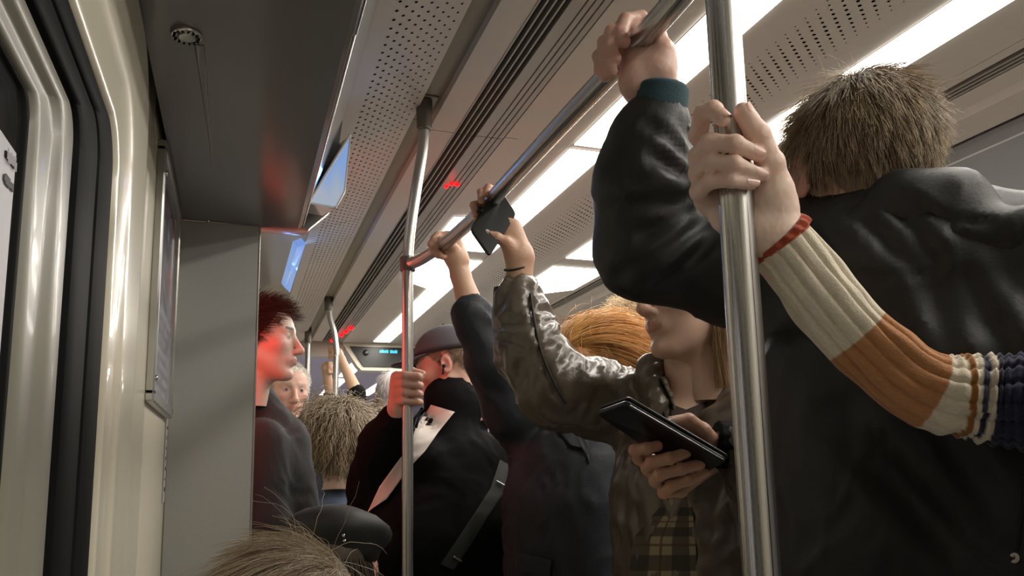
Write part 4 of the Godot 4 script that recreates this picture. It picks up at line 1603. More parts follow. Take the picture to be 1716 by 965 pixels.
func cloth(called: String, col: Color, rough: float, sheen := 0.0, bump := 0.0, bump_freq := 0.08, vert := false) -> StandardMaterial3D:
	var m := mat(called, col, rough)
	if sheen > 0.0:
		m.rim_enabled = true
		m.rim = sheen
		m.rim_tint = 0.6
	if bump > 0.0:
		m.heightmap_enabled = true
		m.heightmap_texture = weave
		m.heightmap_scale = bump
		m.uv1_triplanar = true
		m.uv1_scale = Vector3.ONE * bump_freq
	m.vertex_color_use_as_albedo = vert
	return m

var weave: NoiseTexture2D

func cloth_materials() -> void:
	weave = noise_tex(0.06, 256, 256, false, 4.0, 3, 3)
	var m := mat("skin", Color(1, 1, 1), 0.48)
	m.vertex_color_use_as_albedo = true
	m.subsurf_scatter_enabled = true
	m.subsurf_scatter_strength = 0.12
	m = mat("nail", Color(1, 1, 1), 0.22)
	m.vertex_color_use_as_albedo = true
	m = mat("hair", Color(1, 1, 1), 0.42)
	m.vertex_color_use_as_albedo = true
	m.backlight_enabled = true
	m.backlight = Color(0.5, 0.5, 0.5)
	cloth("jacket_black", Color(0.105, 0.106, 0.106), 0.55, 0.08, 0.02, 14.0)
	cloth("coat_black", Color(0.05, 0.051, 0.053), 0.85, 0.03, 12.0)
	mats["coat_black"].metallic_specular = 0.25
	cloth("coat_charcoal", Color(0.15, 0.15, 0.155), 0.85, 0.08, 0.05, 14.0)
	cloth("coat_navy", Color(0.10, 0.12, 0.15), 0.7, 0.08, 0.03, 12.0)
	cloth("puffer_brown", Color(0.34, 0.305, 0.265), 0.30, 0.0, 0.02, 9.0)
	cloth("puffer_blue", Color(0.34, 0.39, 0.49), 0.6, 0.1, 0.02, 9.0)
	cloth("knit", Color(1, 1, 1), 0.9, 0.35, 0.06, 26.0, true)
	cloth("cuff_teal", Color(0.17, 0.27, 0.30), 0.85, 0.3, 0.06, 26.0)
	cloth("cap_grey", Color(0.30, 0.31, 0.335), 0.8, 0.2, 0.03, 16.0)
	cloth("cap_dark", Color(0.10, 0.097, 0.09), 0.6, 0.2, 0.03, 12.0)
	cloth("panel_white", Color(0.86, 0.82, 0.79), 0.6, 0.0, 0.02, 12.0)
	cloth("trouser_dark", Color(0.11, 0.11, 0.12), 0.85)
	cloth("shoe_black", Color(0.06, 0.06, 0.06), 0.4)
	cloth("strap_green", Color(0.17, 0.19, 0.175), 0.8, 0.1, 0.05, 30.0)
	cloth("shirt_brown", Color(0.25, 0.2, 0.18), 0.85, 0.2, 0.04, 20.0)
	cloth("elastic_dark", Color(0.12, 0.10, 0.085), 0.7)
	m = cloth("flannel", Color(1, 1, 1), 0.9, 0.2, 0.04, 20.0)
	m.albedo_texture = plaid_tex()
	m.uv1_triplanar = false
	m.heightmap_enabled = false
	m.uv1_scale = Vector3(0.9, 1.5, 1)

func plaid_tex() -> ImageTexture:
	var im := Image.create(128, 128, false, Image.FORMAT_RGB8)
	for y in 128:
		for x in 128:
			var a := (x % 32) / 32.0
			var b := (y % 32) / 32.0
			var c := Color(0.58, 0.53, 0.43)
			if a < 0.42:
				c = c.lerp(Color(0.12, 0.11, 0.10), 0.55)
			if b < 0.42:
				c = c.lerp(Color(0.12, 0.11, 0.10), 0.55)
			if absf(a - 0.7) < 0.04 or absf(b - 0.7) < 0.04:
				c = c.lerp(Color(0.30, 0.20, 0.12), 0.7)
			im.set_pixel(x, y, c.lightened(0.05 * sin(x * 3.0 + y * 3.0)))
	return ImageTexture.create_from_image(im)

const FAIR := Color(0.64, 0.42, 0.32)
const PALE := Color(0.66, 0.46, 0.36)
const TAN := Color(0.52, 0.315, 0.215)

# pixel and depth lists to points
func pts3(a: Array) -> Array:
	var out := []
	for q in a:
		out.append(W(q[0], q[1], q[2]))
	return out

func rail_depth(px: float, py: float) -> float:
	return (RAIL_Y - EYE.y) / ray(px, py).y

# first point of a field along the sight line of a pixel: where a strap or panel of cloth lies on a garment
func lie_on(f: Field, px: float, py: float, near: float, far: float, off := 0.002) -> Vector3:
	var r := ray(px, py)
	var t := near
	while t < far:
		var p := EYE + r * t
		var g := (p - f.o) / f.h
		if g.x > 0 and g.y > 0 and g.z > 0 and g.x < f.nx - 1 and g.y < f.ny - 1 and g.z < f.nz - 1:
			var a := int(g.x)
			var b := int(g.y)
			var c := int(g.z)
			var q := (c * f.ny + b) * f.nx + a
			var u := g - Vector3(a, b, c)
			var sy := f.nx
			var sz := f.nx * f.ny
			var v: float = lerpf(lerpf(lerpf(f.d[q], f.d[q + 1], u.x), lerpf(f.d[q + sy], f.d[q + sy + 1], u.x), u.y), lerpf(lerpf(f.d[q + sz], f.d[q + sz + 1], u.x), lerpf(f.d[q + sz + sy], f.d[q + sz + sy + 1], u.x), u.y), u.z)
			if v < off:
				return p
			t += clampf(v * 0.6, 0.0015, 0.05)
		else:
			t += 0.02
	return EYE + r * ((near + far) * 0.5)

# a sheet of cloth lying on a garment between two rows of pixels
func drape(mb: MB, f: Field, top: Array, bottom: Array, near: float, far: float, off := 0.003, nu := 14, nv := 5, thick := 0.004) -> void:
	var rings := []
	for i in nu + 1:
		var t := float(i) / nu * (top.size() - 1)
		var a := Vector2(top[int(t)][0], top[int(t)][1]).lerp(Vector2(top[mini(int(t) + 1, top.size() - 1)][0], top[mini(int(t) + 1, top.size() - 1)][1]), t - int(t))
		var t2 := float(i) / nu * (bottom.size() - 1)
		var b := Vector2(bottom[int(t2)][0], bottom[int(t2)][1]).lerp(Vector2(bottom[mini(int(t2) + 1, bottom.size() - 1)][0], bottom[mini(int(t2) + 1, bottom.size() - 1)][1]), t2 - int(t2))
		var ring := PackedVector3Array()
		var back := PackedVector3Array()
		for k in nv + 1:
			var q := a.lerp(b, float(k) / nv)
			var p := lie_on(f, q.x, q.y, near, far, off)
			ring.append(p)
			back.append(p + (p - EYE).normalized() * thick)
		back.reverse()
		ring.append_array(back)
		rings.append(ring)
	mb.loft(rings, true, true, true)

func finger(a: Array, r: float, tip := 0.85) -> Array:
	var n := a.size()
	var rr := []
	for i in n:
		rr.append(lerpf(r, r * tip, float(i) / (n - 1)))
	return [pts3(a), rr]

func build_people() -> void:
	build_head()
	man_in_black()
	knit_arm()
	woman_in_puffer()
	navy_woman()
	cap_man()
	red_lit_man()
	old_man()
	curly_woman()
	near_head()
	flat_cap_person()
	blond_person()
	far_people()

# ---------------------------------------------------------------- the man in the black jacket, from behind
func man_in_black() -> void:
	var hd := facing(W(1440, 300, 0.98), Vector3(0.30, -0.10, -0.94), Vector3(-0.04, 1, 0.05), 1.03)
	var sl := W(1365, 440, 1.0)
	var sr := W(1810, 450, 0.81)
	var neck := W(1478, 400, 0.97)
	var mid := (sl + sr) * 0.5
	var s := {"hip": Vector3(mid.x - 0.02, 0.97, mid.z - 0.03), "sl": sl, "sr": sr, "neck": neck}
	var who := person_node("tall sandy-haired man from behind in a black hooded jacket, hand on the handrail", s.hip)
	var body := MB.new()
	frame_body(body, s, FAIR)
	head_at(body, hd, FAIR, Color(0.22, 0.15, 0.095), -0.012)
	# left hand closed over the rail; wrist runs down into the cuff
	var rd := rail_depth(1080, 57)
	var d := rd + 0.015
	var palm := [
		[W(1095, 62, d + 0.012), W(1108, 108, d), 0.017, 0.019],
		[W(1082, 78, d + 0.012), W(1092, 120, d - 0.004), 0.017, 0.021],
		[W(1068, 96, d + 0.008), W(1072, 130, d - 0.008), 0.016, 0.020],
		[W(1058, 112, d + 0.004), W(1060, 142, d - 0.008), 0.014, 0.017],
		[W(1098, 120, d), W(1112, 190, d + 0.0), 0.026, 0.026],
		[W(1070, 135, d - 0.004), W(1092, 190, d), 0.020, 0.025],
		[W(1112, 84, d - 0.008), W(1104, 118, d - 0.016), 0.013, 0.017],
	]
	var fs := [
		finger([[1096, 56, d + 0.012], [1073, 30, d + 0.022], [1048, 34, d + 0.005], [1040, 57, d - 0.012], [1046, 70, d - 0.02]], 0.0098),
		finger([[1083, 74, d + 0.012], [1052, 44, d + 0.022], [1026, 54, d + 0.002], [1022, 84, d - 0.015], [1030, 98, d - 0.02]], 0.0104),
		finger([[1069, 92, d + 0.01], [1038, 62, d + 0.022], [1013, 72, d + 0.002], [1016, 106, d - 0.015], [1025, 119, d - 0.02]], 0.0098),
		finger([[1058, 108, d + 0.006], [1024, 82, d + 0.02], [1003, 95, d + 0.004], [1006, 117, d - 0.01], [1014, 128, d - 0.016]], 0.0086),
		finger([[1108, 110, d - 0.012], [1112, 82, d - 0.016], [1104, 62, d - 0.004], [1092, 44, d + 0.012]], 0.0112),
	]
	hand_field(body, palm, fs, Color(0.60, 0.39, 0.32), 0.0028)
	wear("body", body, "skin", who)
	# jacket: torso, raised sleeve with a hard fold at the elbow, hood
	var el := W(1086, 424, 1.03)
	var wr := W(1108, 185, 1.0)
	var hr := W(1840, 760, 0.86)
	var pts := [sl, sr, el, wr, neck, Vector3(mid.x, 1.02, mid.z)]
	var bb := bounds(pts, 0.17)
	bb[0].y = 1.08
	bb[1].x = minf(bb[1].x, 1.12)
	var f := Field.new(bb[0], bb[1], 0.0066)
	f.cone(W(1106, 196, 1.0), W(1092, 235, 1.005), 0.033, 0.050, 0.02)
	f.cone(W(1092, 225, 1.005), W(1082, 300, 1.01), 0.050, 0.0625, 0.02)
	f.cone(W(1082, 300, 1.01), el, 0.0625, 0.061, 0.02)
	f.cone(el, W(1240, 444, 1.03), 0.061, 0.076, 0.03)
	f.cone(W(1240, 445, 1.03), W(1400, 440, 1.03), 0.078, 0.088, 0.03)
	f.cone(sl, sr, 0.082, 0.078, 0.05)
	var dn := Vector3(0, -0.14, 0)
	for e in [0.14, 0.36, 0.62, 0.88]:
		var q0: Vector3 = sl.lerp(sr, e)
		f.cone(q0 + dn, Vector3(lerpf(q0.x, mid.x, 0.1), 1.02, lerpf(q0.z, mid.z, 0.1)), 0.118, 0.128, 0.05)
	f.cone(W(1385, 468, 0.99), W(1470, 462, 0.925), 0.085, 0.085, 0.04)
	f.cone(W(1470, 462, 0.925), W(1590, 450, 0.885), 0.085, 0.085, 0.04)
	f.cone(sr, hr, 0.075, 0.06, 0.03)
	var D := 0.95
	var cr := []
	for q in [
		[1085, 205, 1150, 262, 9, 4.5, 0.955], [1095, 260, 1175, 300, 10, 5, 0.955], [1060, 300, 1180, 340, 9, 4, 0.95],
		[1075, 395, 1185, 345, 10, 5.5, 0.95], [1040, 460, 1200, 365, 12, 5.5, 0.955], [1110, 475, 1215, 385, 10, 4.5, 0.955],
		[1330, 372, 1395, 445, 10, 3.5, 0.94], [1420, 350, 1520, 435, 12, 4.5, 0.90], [1480, 345, 1570, 430, 10, 4, 0.88],
		[1540, 430, 1600, 560, 14, 4, 0.86], [1590, 440, 1690, 600, 14, 4, 0.83], [1360, 450, 1420, 560, 14, 3, 0.93],
		[1400, 700, 1560, 900, 20, 5, 0.87], [1480, 760, 1640, 965, 20, 5, 0.84], [1560, 700, 1680, 900, 18, 4, 0.80],
		[1250, 420, 1330, 470, 12, 3.5, 0.955], [1020, 350, 1100, 330, 10, 3, 0.955],
	]:
		var a := lie_on(f, q[0], q[1], 0.6, 1.3, 0.0)
		var b := lie_on(f, q[2], q[3], 0.6, 1.3, 0.0)
		cr.append([a, b, float(q[4]) * 1.5 / 1320.0 * D, float(q[5]) * 0.0021])
	var seam := []
	for x in [[1345, 452], [1400, 462], [1470, 466], [1530, 462], [1585, 452]]:
		seam.append(lie_on(f, x[0], x[1], 0.6, 1.3, 0.0))
	for k in 4:
		cr.append([seam[k], seam[k + 1], 0.005, 0.0022])
	var base := crease_fn(cr)
	var wr2 := wrinkles(0.0022, 11.0, 7.0, 0.005)
	var jk := MB.new()
	skin_field(jk, f, Color.WHITE, func(p: Vector3, n: Vector3) -> float: return base.call(p, n) + wr2.call(p, n))
	wear("jacket", jk, "jacket_black", who)
	# hood lying behind the neck
	var hb := bounds([W(1440, 350, 0.94), W(1730, 390, 0.78), W(1560, 330, 0.9)], 0.10)
	var fh := Field.new(hb[0], hb[1], 0.006)
	fh.cone(W(1440, 384, 0.885), W(1520, 350, 0.875), 0.022, 0.036, 0.03)
	fh.cone(W(1520, 350, 0.875), W(1600, 346, 0.85), 0.036, 0.034, 0.03)
	fh.cone(W(1600, 348, 0.85), W(1652, 384, 0.83), 0.033, 0.022, 0.03)
	fh.cone(W(1560, 372, 0.85), W(1640, 384, 0.82), 0.026, 0.026, 0.02)
	fh.cone(W(1600, 400, 0.83), W(1800, 376, 0.77), 0.024, 0.026, 0.012)
	fh.cone(W(1500, 372, 0.865), W(1600, 392, 0.835), 0.020, 0.020, 0.008)
	fh.cone(W(1600, 392, 0.835), W(1690, 420, 0.80), 0.020, 0.022, 0.008)
	var hc := []
	for q in [[1520, 330, 1590, 375, 9, 4, 0.87], [1590, 370, 1660, 372, 8, 4, 0.85], [1470, 368, 1560, 360, 7, 3, 0.9]]:
		hc.append([lie_on(fh, q[0], q[1], 0.6, 1.2, 0.0), lie_on(fh, q[2], q[3], 0.6, 1.2, 0.0), float(q[4]) / 1320.0 * 0.9, float(q[5]) * 0.001])
	var hood := MB.new()
	var hbase := crease_fn(hc)
	var hw := wrinkles(0.0022, 14.0, 10.0, 0.002)
	skin_field(hood, fh, Color.WHITE, func(p: Vector3, n: Vector3) -> float: return hbase.call(p, n) + hw.call(p, n))
	wear("hood", hood, "jacket_black", who)
	var cf := MB.new()
	var pc := dense(pts3([[1113, 143, 1.0], [1110, 162, 1.0], [1105, 186, 1.0], [1100, 208, 1.003]]), [0.0308, 0.0325, 0.034, 0.035], 18)
	sweep(cf, pc[0], pc[1], 72, func(s2: float, a: float) -> float: return 0.0008 * cos(a * 36.0) - 0.003 * exp(-s2 * 30.0), func(_s: float, _a: float) -> Color: return Color.WHITE)
	wear("cuff", cf, "cuff_teal", who)
	# little toggle on the cuff edge
	var tg := MB.new()
	tg.tube(pts3([[1150, 205, 0.985], [1152, 216, 0.985], [1151, 230, 0.985]]), [0.003, 0.0052, 0.003], 10)
	tg.tube(pts3([[1148, 186, 0.985], [1150, 206, 0.985]]), [0.0014], 6)
	wear("toggle", tg, "black_plastic", who)
	var dc := MB.new()
	var cord := []
	for q in [[1714, 800], [1712, 840], [1706, 890], [1703, 922]]:
		cord.append(lie_on(f, q[0], q[1], 0.5, 1.2, 0.006))
	dc.tube(smooth_path(cord, 5), [0.0018], 8)
	wear("drawcord", dc, "coat_charcoal", who)
	dc = MB.new()
	var ring2 := []
	for k in 14:
		var a := TAU * k / 16.0 + 3.6
		ring2.append(lie_on(f, 1700 + cos(a) * 5.0, 935 + sin(a) * 6.0, 0.5, 1.2, 0.012))
	dc.tube(ring2, [0.0016], 8)
	wear("cord_ring", dc, "panel_white", who)
	legs(who, s, "trouser_dark")
	var h := MB.new()
	grow(h, hd, 9000, {"len": 0.034, "crown": 0.6, "lift": 0.24, "lay": 0.75, "flow": Vector3(0.05, -0.15, -0.15), "fall": Vector3(0.0, -0.35, -0.02), "clump": 0.55, "mess": 0.13, "curl": 0.05, "segs": 5, "col": Color(0.23, 0.17, 0.115), "col2": Color(0.62, 0.49, 0.32), "r0": 0.00042, "r1": 0.00012, "line": -0.018, "whorl": Vector3(0.01, 0.115, -0.045)}, 21)
	grow(h, hd, 110, {"len": 0.042, "crown": 0.4, "lift": 0.7, "lay": 0.6, "fall": Vector3(0, -0.5, 0), "clump": 0.6, "mess": 0.4, "segs": 6, "col": Color(0.7, 0.52, 0.32), "r0": 0.00034, "r1": 0.0001}, 22)
	wear("hair", h, "hair", who)

# ---------------------------------------------------------------- the arm in the striped knit
func knit_arm() -> void:
	var dp := 0.74
	var sh := W(1990, 640, 0.60)
	var sl := Vector3(sh.x + 0.02, sh.y + 0.0, sh.z + 0.02)
	var sr := sl + Vector3(0.06, 0.0, 0.36)
	var mid := (sl + sr) * 0.5
	var s := {"hip": Vector3(mid.x + 0.02, 0.92, mid.z), "sl": sl, "sr": sr, "neck": mid + Vector3(0, 0.10, 0)}
	var who := person_node("person reaching a striped cream, orange and navy knit sleeve to the near pole", s.hip)
	var body := MB.new()
	frame_body(body, s, PALE)
	head_at(body, facing(mid + Vector3(-0.02, 0.25, 0), Vector3(-1, 0, -0.1), Vector3.UP, 0.95), PALE, Color(0.12, 0.07, 0.04))
	var sk := Color(0.86, 0.66, 0.55)
	var palm := [
		[W(1298, 318, dp + 0.004), W(1200, 262, dp + 0.035), 0.015, 0.012],
		[W(1296, 345, dp + 0.008), W(1190, 292, dp + 0.036), 0.017, 0.012],
		[W(1292, 372, dp + 0.008), W(1186, 322, dp + 0.034), 0.016, 0.012],
		[W(1280, 395, dp + 0.008), W(1190, 340, dp + 0.030), 0.015, 0.012],
		[W(1268, 402, dp + 0.012), W(1212, 372, dp + 0.026), 0.015, 0.010],
		[W(1290, 330, dp - 0.004), W(1312, 398, dp), 0.018, 0.021],
		[W(1270, 388, dp), W(1302, 412, dp), 0.020, 0.022],
		[W(1300, 404, dp), W(1335, 440, dp), 0.0225, 0.0215],
		[W(1282, 400, dp + 0.004), W(1312, 450, dp + 0.004), 0.018, 0.018],
	]
	var fs := [
		finger([[1182, 250, dp + 0.034], [1170, 226, dp + 0.022], [1178, 192, dp + 0.004], [1196, 184, dp - 0.012], [1211, 199, dp - 0.022]], 0.0094, 0.78),
		finger([[1186, 285, dp + 0.034], [1170, 262, dp + 0.014], [1190, 239, dp - 0.014], [1232, 241, dp - 0.029], [1266, 257, dp - 0.022]], 0.0098, 0.74),
		finger([[1182, 315, dp + 0.032], [1170, 290, dp + 0.012], [1192, 272, dp - 0.015], [1232, 276, dp - 0.029], [1272, 293, dp - 0.022]], 0.0094, 0.72),
		finger([[1182, 338, dp + 0.028], [1170, 322, dp + 0.010], [1190, 304, dp - 0.014], [1226, 302, dp - 0.027], [1258, 308, dp - 0.023]], 0.0082, 0.72),
		finger([[1306, 345, dp - 0.002], [1291, 276, dp - 0.010], [1270, 226, dp - 0.016], [1246, 188, dp - 0.018]], 0.0150, 0.60),
	]
	hand_field(body, palm, fs, sk, 0.0024)
	wear("body", body, "skin", who)
	var nc := Color(0.90, 0.60, 0.53)
	for k in 5:
		var ch: Array = fs[k][0]
		var rr: Array = fs[k][1]
		var c := (ch[-2] as Vector3).lerp(ch[-1], 0.88)
		var out := c - Vector3(0.4335, c.y, -0.596)
		if k == 4:
			out = Vector3(0.55, 0.1, 0.8)
		elif k == 0:
			out = Vector3(0.25, 0.25, 1.0)
		var dir: Vector3 = (ch[-1] as Vector3) - ch[-2]
		out = (out - dir.normalized() * out.dot(dir.normalized())).normalized()
		var nl := MB.new()
		nail(nl, c + dir.normalized() * 0.002 + out * (float(rr[-1]) * 0.99), dir, out, 0.0125, float(rr[-1]) * 0.80, nc)
		wear("nail", nl, "nail", who)
	# sleeve: ribs run along it, colour changes in blocks
	var path := pts3([[1300, 396, dp], [1314, 412, dp], [1350, 460, dp - 0.003], [1400, 524, dp - 0.008], [1460, 584, dp - 0.015], [1520, 632, dp - 0.022], [1575, 658, dp - 0.028], [1630, 666, dp - 0.034], [1690, 672, dp - 0.045], [1800, 672, dp - 0.075], [1990, 660, dp - 0.13]])
	var pc := dense(path, [0.0300, 0.0300, 0.0308, 0.0315, 0.0315, 0.0335, 0.0355, 0.038, 0.040, 0.046, 0.055], 190)
	var total := 0.0
	var marks := []
	var acc := [0.0]
	for i in range(1, pc[0].size()):
		acc.append(acc[-1] + pc[0][i].distance_to(pc[0][i - 1]))
	total = acc[-1]
	# stripe borders by the pixel on the sleeve's axis where they fall
	for q in [[1313, 409], [1441, 553], [1560, 652], [1605, 663], [1618, 664], [1628, 665], [1638, 667], [1643, 668], [1655, 669], [1661, 669]]:
		var best := 0
		var bd := 1e9
		for i in pc[0].size():
			var e := (pc[0][i] as Vector3) - EYE
			var pj := Vector2(CX + FOC * e.dot(Vector3(ax3.x, ax2.x, -ax1.x)) / e.dot(Vector3(ax3.z, ax2.z, -ax1.z)), CY + FOC * e.dot(Vector3(ax3.y, ax2.y, -ax1.y)) / e.dot(Vector3(ax3.z, ax2.z, -ax1.z)))
			var dd := pj.distance_to(Vector2(q[0], q[1]))
			if dd < bd:
				bd = dd
				best = i
		marks.append(acc[best] / total)
	var rust := Color(0.40, 0.062, 0.018)
	var cream := Color(0.86, 0.78, 0.63)
	var camel := Color(0.56, 0.265, 0.115)
	var tan := Color(0.36, 0.15, 0.035)
	var navy := Color(0.020, 0.022, 0.062)
	var bands := [rust, cream, camel, cream, tan, cream, navy, cream, navy, cream, navy]
	bands = [rust, cream, camel, cream, tan, cream, navy, navy, cream, cream, navy]
	var tint := func(t: float, a: float) -> Color:
		var k := 0
		var tt := t + 0.004 * sin(a * 3.0 + 1.0) * (1.0 if t > marks[2] else 0.0)
		while k < marks.size() and tt > marks[k]:
			k += 1
		var c: Color = bands[k]
		var g := 0.94 + 0.10 * noise.get_noise_2d(t * 300.0, a * 20.0)
		return Color(c.r * g, c.g * g, c.b * g)
	var fold := func(t: float, a: float) -> float:
		var rib := absf(sin(a * 7.0 + 0.6 * sin(t * 9.0)))
		var v := -0.0042 * pow(1.0 - rib, 2.2) + 0.0008
		if t < marks[0]:
			return 0.0026 + 0.0012 * cos(a * 16.0) - 0.003 * clampf((0.012 - t) / 0.012, 0.0, 1.0)
		v += 0.003 * noise.get_noise_3d(cos(a) * 1.2, sin(a) * 1.2, t * 7.0)
		v += 0.0035 * exp(-pow((t - marks[3]) / 0.05, 2.0)) * sin(t * 150.0) * 0.5
		if t > marks[3]:
			v += 0.0018 * sin(t * 260.0)
		return v
	var kn := MB.new()
	sweep(kn, pc[0], pc[1], 144, fold, tint, true)
	# jumper body
	var f := coat_field(s, 0.016, 0.85)
	skin_field(kn, f, navy, wrinkles(0.004, 8.0, 5.0))
	wear("jumper", kn, "knit", who)
	legs(who, s, "trouser_dark")
	var h := MB.new()
	grow(h, facing(mid + Vector3(-0.02, 0.25, 0), Vector3(-1, 0, -0.1), Vector3.UP, 0.95), 3200, {"only": func(p: Vector3) -> bool: return p.z < 0.035, "len": 0.13, "lift": 0.1, "lay": 0.6, "flow": Vector3(0, 0, -0.5), "fall": Vector3(0, -1.4, -0.2), "segs": 7, "col": Color(0.16, 0.09, 0.05), "col2": Color(0.26, 0.16, 0.09), "r0": 0.0008, "r1": 0.0004}, 33)
	wear("hair", h, "hair", who)

# ---------------------------------------------------------------- the woman in the brown puffer jacket
func woman_in_puffer() -> void:
	var hd := facing(W(1160, 500, 1.40), Vector3(-0.90, 0.02, 0.10), Vector3(0.05, 1, 0.02), 0.97)
	var sr := W(1075, 690, 1.56)
	var sl := W(1275, 715, 1.30)
	var mid := (sl + sr) * 0.5
	var s := {"hip": Vector3(mid.x + 0.02, 0.92, mid.z), "sl": sl, "sr": sr, "neck": W(1155, 640, 1.42)}
	var who := person_node("woman in a shiny brown puffer jacket with one arm raised to the rail", s.hip)
	var body := MB.new()
	frame_body(body, s, FAIR)
	head_at(body, hd, Color(0.60, 0.40, 0.30), Color(0.13, 0.075, 0.035), 0.0)
	var f0 := Field.new(W(1155, 640, 1.42) - Vector3(0.1, 0.13, 0.1), W(1155, 640, 1.42) + Vector3(0.1, 0.13, 0.1), 0.008)
	f0.cone(W(1165, 585, 1.412), W(1158, 700, 1.42), 0.0535, 0.061, 0.02)
	f0.ell(W(1140, 720, 1.40), Basis.IDENTITY, Vector3(0.075, 0.045, 0.07), 0.03)
	skin_field(body, f0, Color(0.60, 0.40, 0.30))
	# raised right hand with a phone held against the rail
	var d := rail_depth(822, 330)
	var palm := [
		[W(832, 372, d + 0.01), W(866, 430, d), 0.016, 0.020],
		[W(848, 372, d + 0.01), W(872, 430, d), 0.016, 0.020],
		[W(862, 380, d + 0.01), W(880, 432, d), 0.015, 0.018],
		[W(868, 425, d), W(868, 462, d), 0.0225, 0.0215],
		[W(868, 455, d), W(869, 510, d - 0.005), 0.0215, 0.026],
		[W(876, 425, d + 0.004), W(876, 470, d), 0.018, 0.020],
		[W(852, 412, d - 0.012), W(862, 432, d - 0.006), 0.013, 0.017],
	]
	var fs := [
		finger([[838, 360, d + 0.02], [818, 326, d + 0.026], [806, 322, d + 0.004], [806, 336, d - 0.010]], 0.0086),
		finger([[832, 372, d + 0.02], [808, 340, d + 0.024], [794, 344, d + 0.002], [797, 358, d - 0.008]], 0.0088),
		finger([[838, 385, d + 0.02], [812, 362, d + 0.022], [799, 362, d + 0.004], [801, 372, d - 0.004]], 0.0082),
		finger([[850, 350, d + 0.02], [832, 318, d + 0.026], [818, 314, d + 0.006], [815, 324, d - 0.006]], 0.0080),
		finger([[858, 420, d - 0.012], [847, 405, d - 0.022], [832, 398, d - 0.028], [815, 391, d - 0.028]], 0.0128, 0.72),
	]
	hand_field(body, palm, fs, TAN, 0.0028)
	# lower left hand under the device
	var e := 1.145
	var palm2 := [
		[W(1096, 778, e + 0.045), W(1180, 742, e + 0.06), 0.014, 0.018],
		[W(1110, 792, e + 0.045), W(1186, 752, e + 0.055), 0.014, 0.020],
		[W(1124, 806, e + 0.045), W(1192, 762, e + 0.05), 0.014, 0.020],
		[W(1138, 818, e + 0.04), W(1198, 768, e + 0.045), 0.013, 0.018],
		[W(1190, 748, e + 0.05), W(1245, 740, e + 0.05), 0.023, 0.025],
	]
	var fs2 := [
		finger([[1096, 776, e + 0.040], [1070, 768, e + 0.012], [1064, 754, e - 0.012], [1084, 751, e - 0.022], [1102, 747, e - 0.018]], 0.0092),
		finger([[1108, 792, e + 0.038], [1086, 786, e + 0.006], [1092, 774, e - 0.018], [1122, 768, e - 0.026], [1149, 759, e - 0.018]], 0.0098),
		finger([[1122, 808, e + 0.036], [1098, 806, e + 0.004], [1106, 795, e - 0.018], [1142, 786, e - 0.024], [1174, 777, e - 0.016]], 0.0092),
		finger([[1140, 824, e + 0.036], [1112, 826, e + 0.006], [1124, 815, e - 0.012], [1154, 804, e - 0.018], [1182, 792, e - 0.012]], 0.0086),
		finger([[1196, 742, 1.165], [1178, 722, 1.145], [1154, 705, 1.138], [1128, 708, 1.134]], 0.0125, 0.8),
	]
	hand_field(body, palm2, fs2, TAN, 0.0028)
	wear("body", body, "skin", who)
	var nl := MB.new()
	var q := W(1127, 705, 1.1235)
	nail(nl, q, W(1112, 709, 1.126) - q, (EYE - q).normalized() + Vector3(0, 0.5, 0), 0.013, 0.0068, Color(0.72, 0.52, 0.45))
	wear("nail", nl, "nail", who)
	nl = MB.new()
	q = W(814, 389, d - 0.0385)
	nail(nl, q, W(800, 384, d - 0.034) - q, (EYE - q).normalized(), 0.013, 0.0066, Color(0.72, 0.55, 0.47))
	wear("nail", nl, "nail", who)
	# bracelet cord, jacket, collar and layers
	var br := MB.new()
	var ring := []
	for k in 25:
		var a := TAU * k / 24.0
		ring.append(W(867, 454, d) + Vector3(cos(a) * 0.0255, 0.004 * sin(a * 2.0), sin(a) * 0.0255))
	br.tube(ring, [0.0022], 8, false)
	wear("cord_bracelet", br, "elastic_dark", who)
	s["sleeves"] = [[sr, W(1000, 668, 1.54), W(932, 650, 1.52), W(890, 590, 1.54), W(868, 503, 1.58)]]
	s["sleeve_r"] = [0.078, 0.074, 0.072, 0.067, 0.0515]
	var f := coat_field(s, 0.0085, 0.95, 0.95)
	# near sleeve to the device hand
	f.cone(sl, W(1330, 900, 1.18), 0.075, 0.065, 0.03)
	f.cone(W(1330, 900, 1.18), W(1232, 748, 1.17), 0.062, 0.034, 0.02)
	# collar standing open
	f.cone(W(1052, 672, 1.50), W(1100, 622, 1.44), 0.034, 0.028, 0.02)
	f.cone(W(1100, 622, 1.44), W(1112, 690, 1.36), 0.028, 0.03, 0.02)
	f.cone(W(1222, 640, 1.40), W(1205, 720, 1.32), 0.03, 0.034, 0.02)
	f.cone(W(1205, 720, 1.32), W(1180, 800, 1.28), 0.034, 0.03, 0.02)
	f.ell(W(1155, 650, 1.38), Basis.IDENTITY, Vector3(0.045, 0.075, 0.06), 0.015, true)
	f.ell(W(1145, 700, 1.30), Basis.IDENTITY, Vector3(0.035, 0.06, 0.055), 0.015, true)
	var cr := []
	for c in [[985, 610, 965, 690, 9, 6], [1000, 615, 985, 700, 8, 6], [1018, 625, 1010, 705, 8, 5], [950, 590, 930, 660, 9, 6], [925, 540, 900, 560, 8, 5], [930, 580, 885, 600, 9, 6], [940, 610, 900, 640, 9, 5], [905, 505, 870, 520, 7, 4], [1045, 700, 1030, 640, 7, 4], [990, 800, 1010, 960, 12, 4], [1040, 800, 1060, 940, 12, 4], [1060, 660, 1095, 680, 6, 4]]:
		cr.append([lie_on(f, c[0], c[1], 0.9, 2.0, 0.0), lie_on(f, c[2], c[3], 0.9, 2.0, 0.0), float(c[4]) / 1320.0 * 1.45, float(c[5]) * 0.001])
